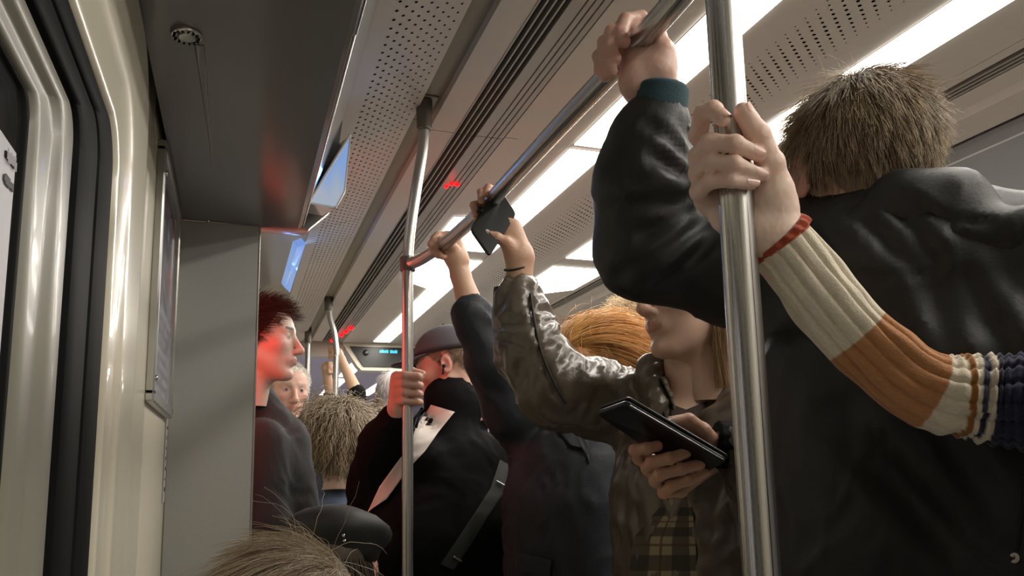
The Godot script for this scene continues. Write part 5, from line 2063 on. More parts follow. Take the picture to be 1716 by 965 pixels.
	for c in [[[884, 480], [893, 540], [905, 600], [930, 655], [960, 700]]]:
		for k in c.size() - 1:
			cr.append([lie_on(f, c[k][0], c[k][1], 0.9, 2.0, 0.0), lie_on(f, c[k + 1][0], c[k + 1][1], 0.9, 2.0, 0.0), 0.007, 0.006])
	var base := crease_fn(cr)
	var wr := wrinkles(0.0065, 13.0, 9.0, 0.004)
	var jk := MB.new()
	skin_field(jk, f, Color.WHITE, func(p: Vector3, n: Vector3) -> float: return base.call(p, n) + wr.call(p, n))
	wear("jacket", jk, "puffer_brown", who)
	var cf := MB.new()
	var pc := dense(pts3([[866, 478, d], [867, 492, d], [868, 506, d - 0.004]]), [0.044, 0.047, 0.045], 10)
	sweep(cf, pc[0], pc[1], 60, func(_t: float, a: float) -> float: return 0.002 * sin(a * 14.0), func(_t: float, _a: float) -> Color: return Color.WHITE)
	wear("cuff", cf, "elastic_dark", who)
	cf = MB.new()
	pc = dense(pts3([[1196, 742, 1.175], [1214, 746, 1.175], [1235, 750, 1.175]]), [0.033, 0.036, 0.038], 8)
	sweep(cf, pc[0], pc[1], 40, func(_t: float, a: float) -> float: return 0.0012 * sin(a * 12.0), func(_t: float, _a: float) -> Color: return Color.WHITE)
	wear("cuff", cf, "coat_black", who)
	var pp := MB.new()
	var line := []
	for q4 in [[889, 492], [896, 540], [908, 592], [928, 640], [948, 676]]:
		line.append(lie_on(f, q4[0], q4[1], 0.9, 2.0, 0.005))
	pp.tube(smooth_path(line, 8), [0.0026], 8)
	wear("sleeve_piping", pp, "elastic_dark", who)
	pp = MB.new()
	drape(pp, f, [[1106, 632], [1122, 664], [1132, 700]], [[1118, 630], [1134, 662], [1143, 700]], 0.9, 1.7, 0.006, 10, 3)
	wear("flannel_collar", pp, "flannel", who)
	var tee := MB.new()
	drape(tee, f0, [[1122, 676], [1150, 686], [1185, 672]], [[1124, 760], [1150, 770], [1180, 760]], 1.1, 1.7, 0.004, 10, 6)
	wear("shirt", tee, "shirt_brown", who)
	var pl := MB.new()
	drape(pl, f, [[1112, 690], [1120, 760], [1105, 850], [1062, 900], [1050, 990]], [[1130, 690], [1145, 770], [1160, 850], [1165, 900], [1170, 990]], 0.9, 1.8, 0.006, 26, 8)
	wear("flannel_shirt", pl, "flannel", who)
	legs(who, s, "trouser_dark")
	var h := MB.new()
	grow(h, hd, 1500, {"only": func(p: Vector3) -> bool: return p.z < -0.01 or p.y > 0.06, "len": 0.15, "lift": 0.08, "lay": 0.3, "flow": Vector3(0, -0.1, -0.9), "fall": Vector3(0.0, -1.3, -0.45), "clump": 0.35, "mess": 0.08, "segs": 8, "col": Color(0.22, 0.13, 0.06), "col2": Color(0.40, 0.26, 0.12), "r0": 0.0008, "r1": 0.0003}, 41)
	var lr := RandomNumberGenerator.new()
	lr.seed = 42
	for k in 420:
		var a := lr.randf()
		var b := lr.randfn() * 4.0
		var c := lr.randf_range(-0.015, 0.02)
		var col := Color(0.30, 0.19, 0.09) * lr.randf_range(0.6, 1.5)
		var lk := PackedVector3Array()
		for lq in [[1190 + 26 * a, 505.0], [1193 + 26 * a + b * 0.3, 545.0], [1196 + 26 * a + b * 0.6, 580.0], [1201 + 24 * a + b, 615.0], [1206 + 26 * a + b * 1.3, 650.0]]:
			lk.append(W(lq[0], lq[1], 1.335 + c + 0.03 * a))
		strand(h, lk, 0.0006, 0.0003, Color(col.r, col.g, col.b))
	wear("hair", h, "hair", who)
	# what she holds
	var ph := thing("phone", "black phone held flat against the handrail under the raised hand's thumb", "phone")
	var mb := MB.new()
	var pd := d - 0.018
	slab_between(mb, W(833, 311, pd + 0.045), W(865, 360, pd + 0.03), W(820, 431, pd - 0.04), W(787, 384, pd - 0.028), 0.0085, 0.012)
	put("case", mb, "phone_black", ph)
	var cam := MB.new()
	var lens := W(805, 351, pd - 0.0)
	var nrm := (W(865, 360, pd + 0.03) - W(833, 311, pd + 0.045)).cross(W(787, 384, pd - 0.028) - W(833, 311, pd + 0.045)).normalized()
	if nrm.dot(EYE - lens) < 0.0:
		nrm = -nrm
	cam.tube([lens - nrm * 0.006, lens + nrm * 0.003, lens + nrm * 0.0032], [0.006, 0.006, 0.004], 14)
	put("camera_lens", cam, "black_glass", ph)
	var rd := thing("phone", "larger black device in an open flip case, held low in the woman's fingers", "phone")
	mb = MB.new()
	slab_between(mb, W(1001, 690, 1.165), W(1048, 673, 1.105), W(1218, 772, 1.105), W(1160, 800, 1.165), 0.009, 0.008)
	put("case", mb, "phone_black", rd)
	mb = MB.new()
	slab_between(mb, W(1004, 681, 1.178), W(1052, 665, 1.118), W(1222, 765, 1.118), W(1164, 792, 1.178), 0.005, 0.006)
	put("cover_flap", mb, "phone_black", rd)
	mb = MB.new()
	mb.tube(pts3([[1056, 679, 1.0995], [1130, 722, 1.0995], [1212, 770, 1.0995]]), [0.0009], 6)
	put("edge_trim", mb, "aluminium", rd)

# rounded slab through four corners, thickness th towards both sides, corner radius cr
func slab_between(mb: MB, a: Vector3, b: Vector3, c: Vector3, d: Vector3, th: float, cr: float) -> void:
	var n := (b - a).cross(d - a).normalized()
	var q := [a, b, c, d]
	var outline := []
	for i in 4:
		var p: Vector3 = q[i]
		var u: Vector3 = (q[(i + 3) % 4] - p).normalized() * cr
		var w: Vector3 = (q[(i + 1) % 4] - p).normalized() * cr
		for k in 6:
			var t := k / 5.0
			outline.append(p + u * (1.0 - t) * (1.0 - t) + w * t * t)
	var mid := (a + b + c + d) * 0.25
	var rings := []
	for lv in [[-0.5, 0.965], [-0.42, 0.99], [-0.2, 1.0], [0.2, 1.0], [0.42, 0.99], [0.5, 0.965]]:
		var ring := PackedVector3Array()
		for p in outline:
			ring.append(mid + (p - mid) * lv[1] + n * (th * lv[0]))
		rings.append(ring)
	mb.loft(rings, true, true, false)

# ---------------------------------------------------------------- red-haired woman in the navy coat
func navy_woman() -> void:
	var hd := facing(W(992, 620, 1.93), Vector3(-0.80, -0.42, 0.18), Vector3(-0.15, 1, 0.1), 1.0)
	var sr := W(893, 740, 1.98)
	var sl := W(1010, 770, 1.80)
	var mid := (sl + sr) * 0.5
	var s := {"hip": Vector3(mid.x, 0.92, mid.z), "sl": sl, "sr": sr, "neck": W(985, 690, 1.93)}
	var who := person_node("red-haired woman in glasses and dark navy coat, bare forearm up to the rail", s.hip)
	var body := MB.new()
	frame_body(body, s, PALE)
	head_at(body, hd, PALE, Color(0.40, 0.17, 0.05))
	var d := rail_depth(750, 412)
	var palm := [
		[W(735, 402, d + 0.014), W(758, 432, d), 0.017, 0.020],
		[W(750, 398, d + 0.014), W(766, 432, d), 0.017, 0.020],
		[W(764, 402, d + 0.012), W(774, 436, d), 0.015, 0.018],
		[W(764, 432, d), W(772, 462, d), 0.024, 0.0235],
		[W(772, 462, d), W(797, 540, d - 0.02), 0.0235, 0.038],
	]
	var fs := [
		finger([[742, 396, d + 0.012], [733, 394, d], [728, 402, d - 0.018], [734, 410, d - 0.022]], 0.0092),
		finger([[736, 404, d + 0.012], [727, 400, d], [722, 409, d - 0.018], [730, 417, d - 0.024]], 0.0090),
		finger([[738, 412, d + 0.01], [727, 411, d - 0.004], [726, 419, d - 0.02], [736, 425, d - 0.024]], 0.0088),
		finger([[744, 420, d + 0.006], [732, 420, d - 0.006], [734, 428, d - 0.02], [744, 431, d - 0.022]], 0.0082),
		finger([[768, 430, d - 0.008], [760, 414, d - 0.02], [750, 405, d - 0.024], [738, 402, d - 0.02]], 0.0108),
	]
	hand_field(body, palm, fs, Color(0.58, 0.36, 0.25), 0.0032)
	wear("body", body, "skin", who)
	s["sleeves"] = [[sr, W(862, 690, 1.95), W(828, 610, 1.92), W(790, 528, 1.90)]]
	s["sleeve_r"] = [0.074, 0.068, 0.060, 0.047]
	var f := coat_field(s, 0.011, 0.9, 0.95)
	var jk := MB.new()
	skin_field(jk, f, Color.WHITE, wrinkles(0.005, 11.0, 6.0, 0.006))
	wear("coat", jk, "coat_navy", who)
	var pf := MB.new()
	drape(pf, f, [[872, 928], [900, 932], [924, 940]], [[872, 962], [898, 966], [920, 972]], 1.3, 2.3, 0.011, 8, 4)
	wear("pocket_flap", pf, "coat_navy", who)
	# storm flap with snaps
	var fl := MB.new()
	drape(fl, f, [[918, 700], [950, 690], [985, 735]], [[955, 745], [975, 750], [988, 775]], 1.3, 2.3, 0.013, 8, 5)
	wear("storm_flap", fl, "coat_navy", who)
	for q in [[939, 711], [957, 722]]:
		var sn := MB.new()
		var p := lie_on(f, q[0], q[1], 1.3, 2.3, 0.018)
		sn.tube([p + (p - EYE).normalized() * 0.006, p, p - (p - EYE).normalized() * 0.002], [0.0058, 0.0055, 0.003], 10)
		wear("snap", sn, "chrome", who)
	legs(who, s, "trouser_dark")
	# long smooth hair: a shell of its own with strands over it
	var hb := bounds([W(930, 600, 1.93), W(1080, 660, 1.93)], 0.16)
	var fh := Field.new(hb[0], hb[1], 0.009)
	fh.ell(hd * Vector3(0, 0.036, -0.016), hd.basis.orthonormalized(), Vector3(0.082, 0.089, 0.101), 0.02)
	fh.cone(hd * Vector3(0, -0.01, -0.06), hd * Vector3(0.01, -0.17, -0.10), 0.072, 0.05, 0.03)
	fh.cone(hd * Vector3(0.05, 0.0, -0.03), hd * Vector3(0.07, -0.16, -0.05), 0.045, 0.035, 0.03)
	fh.cone(hd * Vector3(-0.05, 0.0, -0.03), hd * Vector3(-0.07, -0.16, -0.05), 0.045, 0.035, 0.03)
	fh.ell(hd * Vector3(0, -0.02, 0.085), hd.basis.orthonormalized(), Vector3(0.055, 0.075, 0.06), 0.02, true)
	var h := MB.new()
	skin_field(h, fh, Color(0.62, 0.30, 0.09))
	var h2 := Transform3D(hd.basis.scaled(Vector3.ONE * 1.08), hd.origin)
	grow(h, h2, 4200, {"len": 0.21, "lift": 0.12, "lay": 0.95, "flow": Vector3(0.0, 0.0, -0.25), "fall": Vector3(0.0, -1.5, -0.35), "clump": 0.25, "mess": 0.06, "segs": 9, "col": Color(0.62, 0.28, 0.075), "col2": Color(0.85, 0.50, 0.18), "r0": 0.0008, "r1": 0.0004, "whorl": Vector3(0.02, 0.085, 0.10)}, 51)
	grow(h, h2, 160, {"len": 0.12, "lift": 0.5, "lay": 0.7, "fall": Vector3(0, -0.8, 0), "mess": 0.5, "segs": 6, "col": Color(0.5, 0.25, 0.1), "r0": 0.0005, "r1": 0.0002}, 52)
	wear("hair", h, "hair", who)
	var gl := MB.new()
	for sg in [-1.0, 1.0]:
		var rim := []
		for k in 21:
			var a := TAU * k / 20.0
			rim.append(hd * Vector3(0.032 * sg + cos(a) * 0.024, 0.006 + sin(a) * 0.018, 0.100))
		gl.tube(rim, [0.0014], 6, false)
		gl.tube([hd * Vector3(0.056 * sg, 0.010, 0.099), hd * Vector3(0.079 * sg, 0.012, 0.0), hd * Vector3(0.079 * sg, 0.0, -0.02)], [0.0016], 6)
	gl.tube([hd * Vector3(-0.008, 0.008, 0.101), hd * Vector3(0.008, 0.008, 0.101)], [0.0014], 6)
	wear("glasses", gl, "chrome", who)

# ---------------------------------------------------------------- man in the baseball cap
func cap_man() -> void:
	var hd := facing(W(752, 616, 2.36), Vector3(-0.80, -0.22, -0.42), Vector3(-0.12, 1, -0.05), 0.98)
	var sl := W(690, 775, 2.12)
	var sr := W(850, 752, 2.30)
	var mid := (sl + sr) * 0.5
	var s := {"hip": Vector3(mid.x + 0.02, 0.95, mid.z), "sl": sl, "sr": sr, "neck": W(757, 690, 2.32)}
	var who := person_node("man in a grey baseball cap and black jacket, fist on the bent pole", s.hip)
	var body := MB.new()
	frame_body(body, s, FAIR)
	var sk := Color(0.56, 0.33, 0.25)
	head_at(body, hd, sk, Color(0.24, 0.17, 0.11))
	var d := 2.015
	var palm := []
	var fs := []
	for k in 4:
		var y := 630.0 + 14.2 * k
		palm.append([W(664, y + 2.0, d + 0.012), W(668, 684, d + 0.008), 0.015, 0.021])
		fs.append(finger([[665, y, d + 0.006], [677, y - 1.0, d - 0.028], [699, y + 1.0, d - 0.022], [704, y + 2.0, d + 0.002], [696, y + 3.0, d + 0.018]], 0.0112 - 0.0006 * k))
	palm.append([W(668, 684, d + 0.008), W(664, 712, d + 0.02), 0.027, 0.029])
	fs.append(finger([[672, 632, d + 0.01], [690, 622, d + 0.012], [708, 627, d + 0.006]], 0.0115))
	hand_field(body, palm, fs, sk, 0.0034)
	wear("body", body, "skin", who)
	s["sleeves"] = [[sl, W(655, 805, 2.14), W(632, 815, 2.12), W(648, 745, 2.08), W(664, 706, 2.04)]]
	s["sleeve_r"] = [0.09, 0.085, 0.078, 0.062, 0.044]
	var f := coat_field(s, 0.0115, 0.9, 1.1)
	f.cone(W(752, 668, 2.32), W(775, 690, 2.33), 0.075, 0.085, 0.03)
	f.cone(W(648, 745, 2.1), W(625, 850, 2.16), 0.06, 0.075, 0.03)
	f.cone(W(700, 900, 2.1), W(820, 900, 2.16), 0.15, 0.15, 0.05)
	var jk := MB.new()
	skin_field(jk, f, Color.WHITE, wrinkles(0.004, 9.0, 6.0, 0.006))
	wear("jacket", jk, "coat_black", who)
	var wp := MB.new()
	drape(wp, f, [[722, 678], [697, 715], [688, 745], [665, 775], [636, 815], [614, 862]], [[762, 690], [736, 722], [712, 756], [684, 786], [648, 836], [618, 856]], 1.6, 2.6, 0.011, 30, 6)
	wear("shoulder_panel", wp, "panel_white", who)
	for st in [[[[706, 682], [693, 700], [688, 722]], [[710, 684], [697, 702], [692, 724]]], [[[714, 680], [700, 697], [695, 716]], [[718, 682], [704, 699], [699, 718]]]]:
		var sp := MB.new()
		drape(sp, f, st[0], st[1], 1.6, 2.6, 0.0155, 10, 2)
		wear("stripe", sp, "coat_black", who)
	var bt := MB.new()
	var bp := lie_on(f, 722, 705, 1.6, 2.6, 0.016)
	var bo := (EYE - bp).normalized()
	bt.tube([bp - bo * 0.006, bp + bo * 0.002, bp + bo * 0.003], [0.0075, 0.007, 0.004], 14)
	wear("snap", bt, "coat_black", who)
	# strap across the back with its slider
	var sp2 := MB.new()
	drape(sp2, f, [[838, 770], [822, 818], [795, 860], [765, 905], [738, 945]], [[856, 780], [842, 828], [816, 868], [788, 915], [760, 955]], 1.6, 2.6, 0.006, 24, 4)
	wear("bag_strap", sp2, "strap_green", who)
	for q in [[832, 806], [760, 932]]:
		var bk := MB.new()
		var p := lie_on(f, q[0], q[1], 1.6, 2.6, 0.011)
		var p2 := lie_on(f, q[0] + 14, q[1] + 8, 1.6, 2.6, 0.011)
		bk.tube([p, p2], [0.0026], 8)
		wear("strap_slider", bk, "chrome", who)
	legs(who, s, "trouser_dark")
	# cap: crown of six panels, brim, strap hole fabric
	var cp := MB.new()
	var rings := []
	var cb := hd * Transform3D(Basis(PX, -0.12), Vector3(0, 0.048, -0.008))
	for i in 9:
		var t := i / 8.0
		var a := t * PI * 0.5
		var ring := PackedVector3Array()
		for k in 36:
			var b := TAU * k / 36.0
			var seam := 1.0 - 0.012 * pow(absf(cos(b * 3.0)), 14.0)
			ring.append(cb * (Vector3(sin(b) * 0.086, 0, cos(b) * 0.105) * cos(a) * seam + Vector3(0, sin(a) * 0.088 - 0.004, 0)))
		rings.append(ring)
	cp.loft(rings, true, true)
	cp.tube([cb * Vector3(0, 0.082, 0), cb * Vector3(0, 0.089, 0)], [0.008, 0.004], 10)
	wear("cap_crown", cp, "cap_grey", who)
	cp = MB.new()
	rings = []
	for i in 7:
		var t := i / 6.0
		var ring := PackedVector3Array()
		for k in 15:
			var b := (k / 14.0 - 0.5) * 2.3
			ring.append(cb * (Vector3(sin(b) * 0.084, -0.006 - 0.010 * t * t - 0.016 * b * b * t * 0.4, cos(b) * 0.102 + 0.078 * t * cos(b * 0.62))))
		for k in 15:
			ring.append(ring[14 - k] - cb.basis.y * 0.004)
		rings.append(ring)
	cp.loft(rings, true, true)
	wear("cap_brim", cp, "cap_grey", who)
	var em := MB.new()
	for k in 5:
		var b := 2.5 + 0.13 * k
		em.box(cb * (Vector3(sin(b) * 0.086, 0.0, cos(b) * 0.105) * 0.93 + Vector3(0, 0.034 + 0.006 * (k % 2), 0)), Vector3(0.012, 0.014, 0.004), 0.002, cb.basis.orthonormalized() * Basis(PY, b))
	wear("cap_emblem", em, "leaf_grey", who)
	var h := MB.new()
	grow(h, hd, 2600, {"len": 0.010, "lift": 0.5, "lay": 0.3, "fall": Vector3(0, -0.4, 0), "segs": 2, "mess": 0.2, "col": Color(0.26, 0.18, 0.11), "col2": Color(0.40, 0.30, 0.2), "r0": 0.0007, "r1": 0.0003, "only": func(p: Vector3) -> bool: return p.y < 0.06}, 61)
	wear("hair", h, "hair", who)
	var eb := MB.new()
	var ep := hd * Vector3(0.084, -0.006, -0.004)
	eb.tube([ep, ep + hd.basis.x * 0.007], [0.006, 0.005], 10)
	eb.tube([ep + hd.basis.x * 0.004, hd * Vector3(0.088, -0.03, 0.006)], [0.003], 8)
	wear("earbud", eb, "black_plastic", who)

# ---------------------------------------------------------------- the young man lit red
func red_lit_man() -> void:
	var hd := facing(W(439, 574, 2.30), Vector3(0.965, 0.04, 0.26), Vector3(0.0, 1, 0.0), 1.0)
	var sr := W(436, 745, 2.20)
	var sl := W(452, 735, 2.58)
	var mid := (sl + sr) * 0.5
	var s := {"hip": Vector3(mid.x - 0.02, 0.95, mid.z), "sl": sl, "sr": sr, "neck": W(425, 660, 2.34)}
	var who := person_node("dark-haired young man in profile behind the partition, cheek lit red, dark coat", s.hip)
	var body := MB.new()
	frame_body(body, s, PALE)
	head_at(body, hd, Color(0.60, 0.42, 0.34), Color(0.035, 0.022, 0.018), 0.006, false, Color(0.06, 0.035, 0.025))
	wear("body", body, "skin", who)
	s["sleeves"] = [[sr, W(440, 880, 2.14), W(470, 990, 2.1)]]
	var f := coat_field(s, 0.012, 0.9, 1.05)
	f.cone(W(425, 670, 2.3), W(470, 735, 2.32), 0.05, 0.075, 0.03)
	f.cone(W(478, 760, 2.3), W(492, 900, 2.25), 0.07, 0.08, 0.04)
	var jk := MB.new()
	skin_field(jk, f, Color.WHITE, wrinkles(0.004, 8.0, 5.0, 0.004))
	wear("coat", jk, "coat_charcoal", who)
	legs(who, s, "trouser_dark")
	var h := MB.new()
	grow(h, hd, 4200, {"len": 0.035, "crown": 0.9, "lift": 0.45, "lay": 0.45, "flow": Vector3(0, 0.15, 0.45), "fall": Vector3(0, -0.15, 0.1), "clump": 0.5, "mess": 0.15, "segs": 4, "col": Color(0.045, 0.028, 0.02), "col2": Color(0.09, 0.055, 0.04), "r0": 0.0008, "r1": 0.0003, "line": 0.006, "whorl": Vector3(0, 0.10, -0.07)}, 71)
	wear("hair", h, "hair", who)

func old_man() -> void:
	var hd := facing(W(480, 656, 3.35), Vector3(0.28, -0.12, 0.95), Vector3(0.02, 1, 0.0), 1.06)
	var c := hd.origin
	var s := {"hip": Vector3(c.x, 0.92, c.z - 0.05), "sl": c + Vector3(0.2, -0.27, -0.06), "sr": c + Vector3(-0.2, -0.27, 0.02), "neck": c + Vector3(0, -0.16, -0.04)}
	var who := person_node("white-haired older man facing the viewer beside the red-lit young man", s.hip)
	var body := MB.new()
	frame_body(body, s, PALE)
	head_at(body, hd, Color(0.62, 0.37, 0.29), Color(0.66, 0.62, 0.56), 0.012, false, Color(0.4, 0.33, 0.28))
	wear("body", body, "skin", who)
	var jk := MB.new()
	skin_field(jk, coat_field(s, 0.017, 0.85), Color.WHITE, wrinkles(0.004, 8.0, 5.0))
	wear("coat", jk, "coat_charcoal", who)
	legs(who, s, "trouser_dark")
	var h := MB.new()
	grow(h, hd, 1800, {"len": 0.04, "lift": 0.3, "lay": 0.7, "flow": Vector3(0.2, 0, 0), "fall": Vector3(0, -0.4, 0), "segs": 3, "col": Color(0.74, 0.70, 0.63), "r0": 0.0012, "r1": 0.0005, "line": 0.012}, 81)
	wear("hair", h, "hair", who)

func curly_woman() -> void:
	var hd := facing(W(566, 738, 2.95), Vector3(0.1, -0.1, -0.99), Vector3.UP, 1.0)
	var c := hd.origin
	var sl := c + Vector3(-0.19, -0.25, 0.02)
	var sr := c + Vector3(0.19, -0.25, 0.02)
	var s := {"hip": Vector3(c.x, 0.85, c.z), "sl": sl, "sr": sr, "neck": c + Vector3(0, -0.15, 0), "collar": 0.07}
	var who := person_node("woman with long grey-brown wavy hair and blue padded jacket, seen from behind", s.hip)
	var body := MB.new()
	frame_body(body, s, PALE)
	head_at(body, hd, PALE, Color(0.22, 0.16, 0.10))
	wear("body", body, "skin", who)
	s["sleeves"] = [[sl, sl + Vector3(-0.06, -0.26, 0.0), sl + Vector3(0.0, -0.46, -0.1)], [sr, sr + Vector3(0.06, -0.26, 0.0), sr + Vector3(0.0, -0.46, -0.1)]]
	var f := coat_field(s, 0.013, 0.75, 1.15)
	var jk := MB.new()
	var wr := wrinkles(0.005, 9.0, 7.0)
	skin_field(jk, f, Color.WHITE, func(p: Vector3, n: Vector3) -> float: return 0.012 * absf(sin(p.y * 38.0)) + wr.call(p, n))
	wear("padded_jacket", jk, "puffer_blue", who)
	legs(who, s, "trouser_dark")
	var h := MB.new()
	var hb := bounds([c + Vector3(-0.1, 0.1, -0.1), c + Vector3(0.1, -0.22, 0.1)], 0.07)
	var fh := Field.new(hb[0], hb[1], 0.013)
	fh.ell(hd * Vector3(0, 0.03, -0.02), hd.basis, Vector3(0.094, 0.096, 0.105), 0.03)
	fh.cone(hd * Vector3(0.02, -0.02, -0.05), hd * Vector3(-0.02, -0.09, -0.05), 0.095, 0.07, 0.04)
	fh.cone(hd * Vector3(-0.04, -0.02, -0.04), hd * Vector3(-0.05, -0.09, -0.05), 0.07, 0.055, 0.03)
	fh.ell(hd * Vector3(0, -0.03, 0.08), hd.basis, Vector3(0.055, 0.085, 0.06), 0.02, true)
	skin_field(h, fh, Color(0.36, 0.26, 0.16), wrinkles(0.006, 22.0, 12.0))
	var h2 := Transform3D(hd.basis.scaled(Vector3.ONE * 1.22), hd.origin)
	grow(h, h2, 3600, {"len": 0.13, "lift": 0.4, "lay": 0.8, "fall": Vector3(0.0, -1.2, -0.1), "clump": 0.8, "mess": 0.25, "curl": 0.62, "segs": 9, "col": Color(0.27, 0.20, 0.125), "col2": Color(0.50, 0.40, 0.27), "r0": 0.0011, "r1": 0.0006}, 91)
	wear("hair", h, "hair", who)

# ---------------------------------------------------------------- crown of a head right in front of the viewer
func near_head() -> void:
	var hd := facing(W(494, 1080, 1.0), Vector3(0.25, -0.15, -0.95), Vector3(0.0, 1, 0.05), 0.98)
	var c := hd.origin
	var sl := c + Vector3(-0.09, -0.27, 0.14)
	var sr := c + Vector3(0.12, -0.27, -0.14)
	var s := {"hip": Vector3(c.x + 0.04, 0.72, c.z), "sl": sl, "sr": sr, "neck": c + Vector3(0, -0.16, 0)}
	var who := person_node("person with dishevelled ash-blond hair, only the crown showing, beside the dark peaked cap", s.hip)
	var body := MB.new()
	frame_body(body, s, FAIR)
	head_at(body, hd, FAIR, Color(0.40, 0.29, 0.18))
	wear("body", body, "skin", who)
	var jk := MB.new()
	skin_field(jk, coat_field(s, 0.018, 0.65), Color.WHITE, wrinkles(0.004, 8.0, 5.0))
	wear("coat", jk, "coat_charcoal", who)
	legs(who, s, "trouser_dark")
	var h := MB.new()
	var h2 := Transform3D(hd.basis.scaled(Vector3.ONE * 1.05), hd.origin)
	grow(h, h2, 9000, {"len": 0.11, "lift": 0.13, "lay": 0.9, "flow": Vector3(0.25, 0, 0.1), "fall": Vector3(0.0, -0.7, 0.0), "clump": 0.42, "mess": 0.1, "curl": 0.07, "segs": 6, "col": Color(0.36, 0.27, 0.18), "col2": Color(0.68, 0.56, 0.41), "r0": 0.00042, "r1": 0.00022, "whorl": Vector3(-0.06, 0.09, -0.03)}, 101)
	grow(h, h2, 260, {"len": 0.11, "lift": 0.45, "lay": 0.9, "flow": Vector3(0.9, 0.1, -0.1), "fall": Vector3(0.5, -1.2, 0.0), "clump": 0.3, "mess": 0.35, "curl": 0.22, "segs": 10, "col": Color(0.6, 0.5, 0.38), "r0": 0.00028, "r1": 0.0002, "only": func(p: Vector3) -> bool: return p.y > 0.07}, 102)
	wear("hair", h, "hair", who)

func flat_cap_person() -> void:
	var hd := facing(W(564, 964, 1.62), Vector3(0.22, -0.2, -0.95), Vector3.UP, 1.0)
	var c := hd.origin
	var s := {"hip": Vector3(c.x, 0.68, c.z), "sl": c + Vector3(-0.16, -0.26, 0.1), "sr": c + Vector3(0.16, -0.26, -0.1), "neck": c + Vector3(0, -0.16, 0), "collar": 0.1}
	var who := person_node("person under a soft dark peaked cap with two metal studs", s.hip)
	var body := MB.new()
	frame_body(body, s, FAIR)
	head_at(body, hd, FAIR, Color(0.08, 0.06, 0.04))
	wear("body", body, "skin", who)
	var jk := MB.new()
	skin_field(jk, coat_field(s, 0.018, 0.6), Color.WHITE, wrinkles(0.004, 8.0, 5.0))
	wear("coat", jk, "coat_black", who)
	legs(who, s, "trouser_dark")
	# soft crown that bulges over its band
	var cb := hd * Transform3D(Basis(PX, -0.1) * Basis(PZ, 0.12), Vector3(0, 0.046, -0.006))
	var mb := MB.new()
	var rings := []
	for q in [[0.084, -0.012], [0.087, 0.008], [0.096, 0.020], [0.106, 0.034], [0.108, 0.048], [0.100, 0.062], [0.080, 0.074], [0.050, 0.082], [0.015, 0.085]]:
		var ring := PackedVector3Array()
		for k in 40:
			var b := TAU * k / 40.0
			var w: float = 1.0 + 0.03 * noise.get_noise_2d(cos(b) * 2.0, sin(b) * 2.0 + q[1] * 8.0) + 0.015 * sin(b * 8.0) * clampf(q[1] * 12.0, 0.0, 1.0)
			ring.append(cb * Vector3(sin(b) * q[0] * w, q[1] - 0.012 * cos(b) * clampf(q[1] * 14.0, 0.0, 1.0), cos(b) * q[0] * 1.13 * w))
		rings.append(ring)
	mb.loft(rings, true, true)
	wear("cap_crown", mb, "cap_dark", who)
	mb = MB.new()
	rings = []
	for i in 6:
		var t := i / 5.0
		var ring := PackedVector3Array()
		for k in 13:
			var b := (k / 12.0 - 0.5) * 2.2
			ring.append(cb * Vector3(sin(b) * 0.084, -0.010 - 0.022 * t, cos(b) * 0.096 + 0.05 * t * cos(b * 0.7)))
		for k in 13:
			ring.append(ring[12 - k] - cb.basis.y * 0.004)
		rings.append(ring)
	mb.loft(rings, true, true)
	wear("cap_peak", mb, "cap_dark", who)
	for k in 2:
		var sd := MB.new()
		var p := W(576 + 1.5 * k, 897 + 9 * k, 1.49)
		sd.tube([p, p + (EYE - p).normalized() * 0.004, p + (EYE - p).normalized() * 0.005], [0.0032, 0.003, 0.0014], 10)
		wear("stud", sd, "chrome", who)
	var h := MB.new()
	grow(h, hd, 2200, {"len": 0.10, "lift": 0.25, "fall": Vector3(0, -1.2, 0), "segs": 3, "col": Color(0.08, 0.06, 0.045), "r0": 0.001, "r1": 0.0004, "only": func(p: Vector3) -> bool: return p.y < 0.03}, 111)
	wear("hair", h, "hair", who)

func blond_person() -> void:
	var hd := facing(W(1054, 566, 2.6), Vector3(0.25, -0.05, -0.95), Vector3.UP, 1.0)
	var c := hd.origin
	var s := {"hip": Vector3(c.x, 0.92, c.z), "sl": c + Vector3(-0.2, -0.27, 0.0), "sr": c + Vector3(0.2, -0.27, 0.0), "neck": c + Vector3(0, -0.16, 0)}
	var who := person_node("person with short pale blond curls and pink ear, behind the red-haired woman", s.hip)
	var body := MB.new()
	frame_body(body, s, PALE)
	head_at(body, hd, Color(0.66, 0.40, 0.34), Color(0.52, 0.40, 0.26))
	wear("body", body, "skin", who)
	var jk := MB.new()
	skin_field(jk, coat_field(s, 0.018, 0.85), Color.WHITE, wrinkles(0.004, 8.0, 5.0))
	wear("coat", jk, "coat_charcoal", who)
	legs(who, s, "trouser_dark")
	var h := MB.new()
	grow(h, hd, 2600, {"len": 0.05, "lift": 0.9, "lay": 0.4, "fall": Vector3(0, -0.4, 0), "clump": 0.8, "curl": 0.6, "segs": 6, "col": Color(0.58, 0.44, 0.27), "col2": Color(0.74, 0.62, 0.44), "r0": 0.0012, "r1": 0.0006}, 121)
	wear("hair", h, "hair", who)

# ---------------------------------------------------------------- far passengers
func far_people() -> void:
	far_one("far passenger in black with a bare forearm raised to the thin curving pole", 640, 700, 4.72, Vector3(-0.4, 0, -1), Color(0.05, 0.04, 0.035), [[600, 663, 4.7], [572, 603, 4.72]], 0.95, 131)
	far_one("far passenger behind the wavy-haired woman, hand left of the thin curving pole", 552, 716, 5.25, Vector3(-0.2, 0, 1), Color(0.12, 0.08, 0.05), [[556, 668, 5.2], [548, 628, 5.15]], 0.95, 132)
	far_one("far passenger with pale bald head just left of the fist on the bent pole", 658, 662, 3.9, Vector3(0.3, 0, -1), Color(0.60, 0.55, 0.54), [], 1.0, 133)

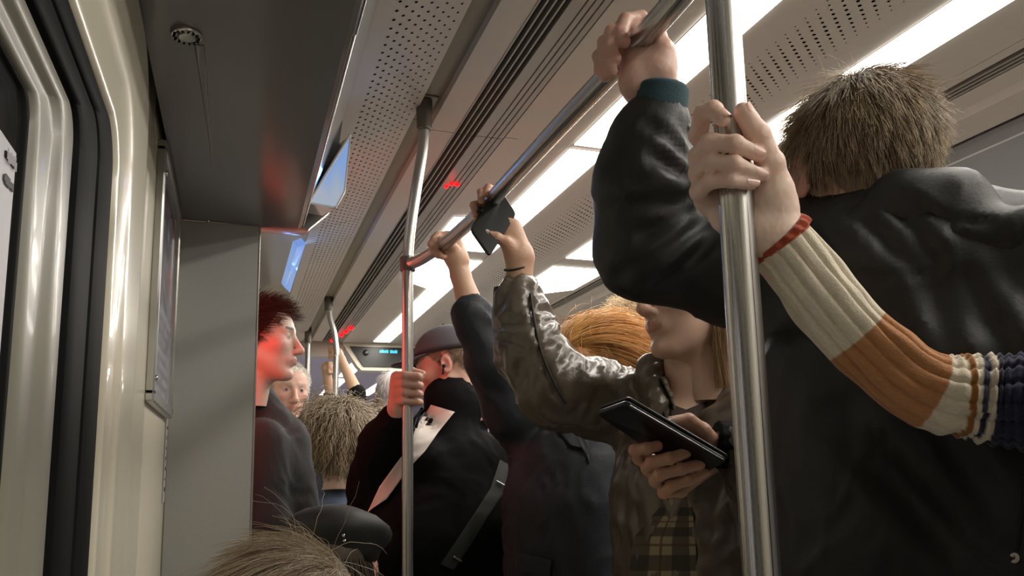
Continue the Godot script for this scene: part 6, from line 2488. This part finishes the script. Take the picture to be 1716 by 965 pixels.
func far_one(label: String, px: float, py: float, d: float, fwd: Vector3, hair_col: Color, arm: Array, size: float, seed_: int) -> void:
	var hd := facing(W(px, py, d), fwd, Vector3.UP, size)
	var c := hd.origin
	var side := Vector3.UP.cross(fwd.normalized())
	var sl := c + side * 0.2 + Vector3(0, -0.27, 0)
	var sr := c - side * 0.2 + Vector3(0, -0.27, 0)
	var s := {"hip": Vector3(c.x, 0.9, c.z), "sl": sl, "sr": sr, "neck": c + Vector3(0, -0.16, 0)}
	var who := person_node(label, s.hip)
	var body := MB.new()
	frame_body(body, s, FAIR)
	head_at(body, hd, FAIR, hair_col)
	if arm.size():
		var el := W(arm[0][0], arm[0][1], arm[0][2])
		var wr := W(arm[1][0], arm[1][1], arm[1][2])
		var up := (wr - el).normalized()
		var palm := [[el, wr, 0.042, 0.026], [wr, wr + up * 0.05, 0.026, 0.028]]
		var fs := []
		var tn := Vector3(ax3.x, ax2.x, -ax1.x) * (-1.0 if arm[1][0] > 560 else 1.0)
		for k in 4:
			var b := wr + up * 0.06 + PY * (0.018 - 0.02 * k)
			fs.append([[b, b + tn * 0.022 + PZ * 0.02, b + tn * 0.045 + PZ * 0.005, b + tn * 0.045 - PZ * 0.02], [0.011, 0.011, 0.010, 0.009]])
		fs.append([[wr + up * 0.02, wr + up * 0.05 + tn * 0.03 + PZ * 0.02, wr + up * 0.075 + tn * 0.04], [0.013, 0.012, 0.010]])
		hand_field(body, palm, fs, Color(0.58, 0.37, 0.25), 0.006)
		var sh := sl if sl.distance_to(el) < sr.distance_to(el) else sr
		s["sleeves"] = [[sh, el.lerp(sh, 0.35), el + (wr - el) * 0.08]]
		s["sleeve_r"] = [0.075, 0.065, 0.055]
	wear("body", body, "skin", who)
	var jk := MB.new()
	skin_field(jk, coat_field(s, 0.02, 0.85), Color.WHITE, wrinkles(0.004, 8.0, 5.0))
	wear("coat", jk, "coat_black", who)
	legs(who, s, "trouser_dark")
	var h := MB.new()
	grow(h, hd, 500, {"len": 0.03, "lift": 0.4, "segs": 2, "fall": Vector3(0, -0.4, 0), "col": hair_col, "r0": 0.002, "r1": 0.0008}, seed_)
	wear("hair", h, "hair", who)
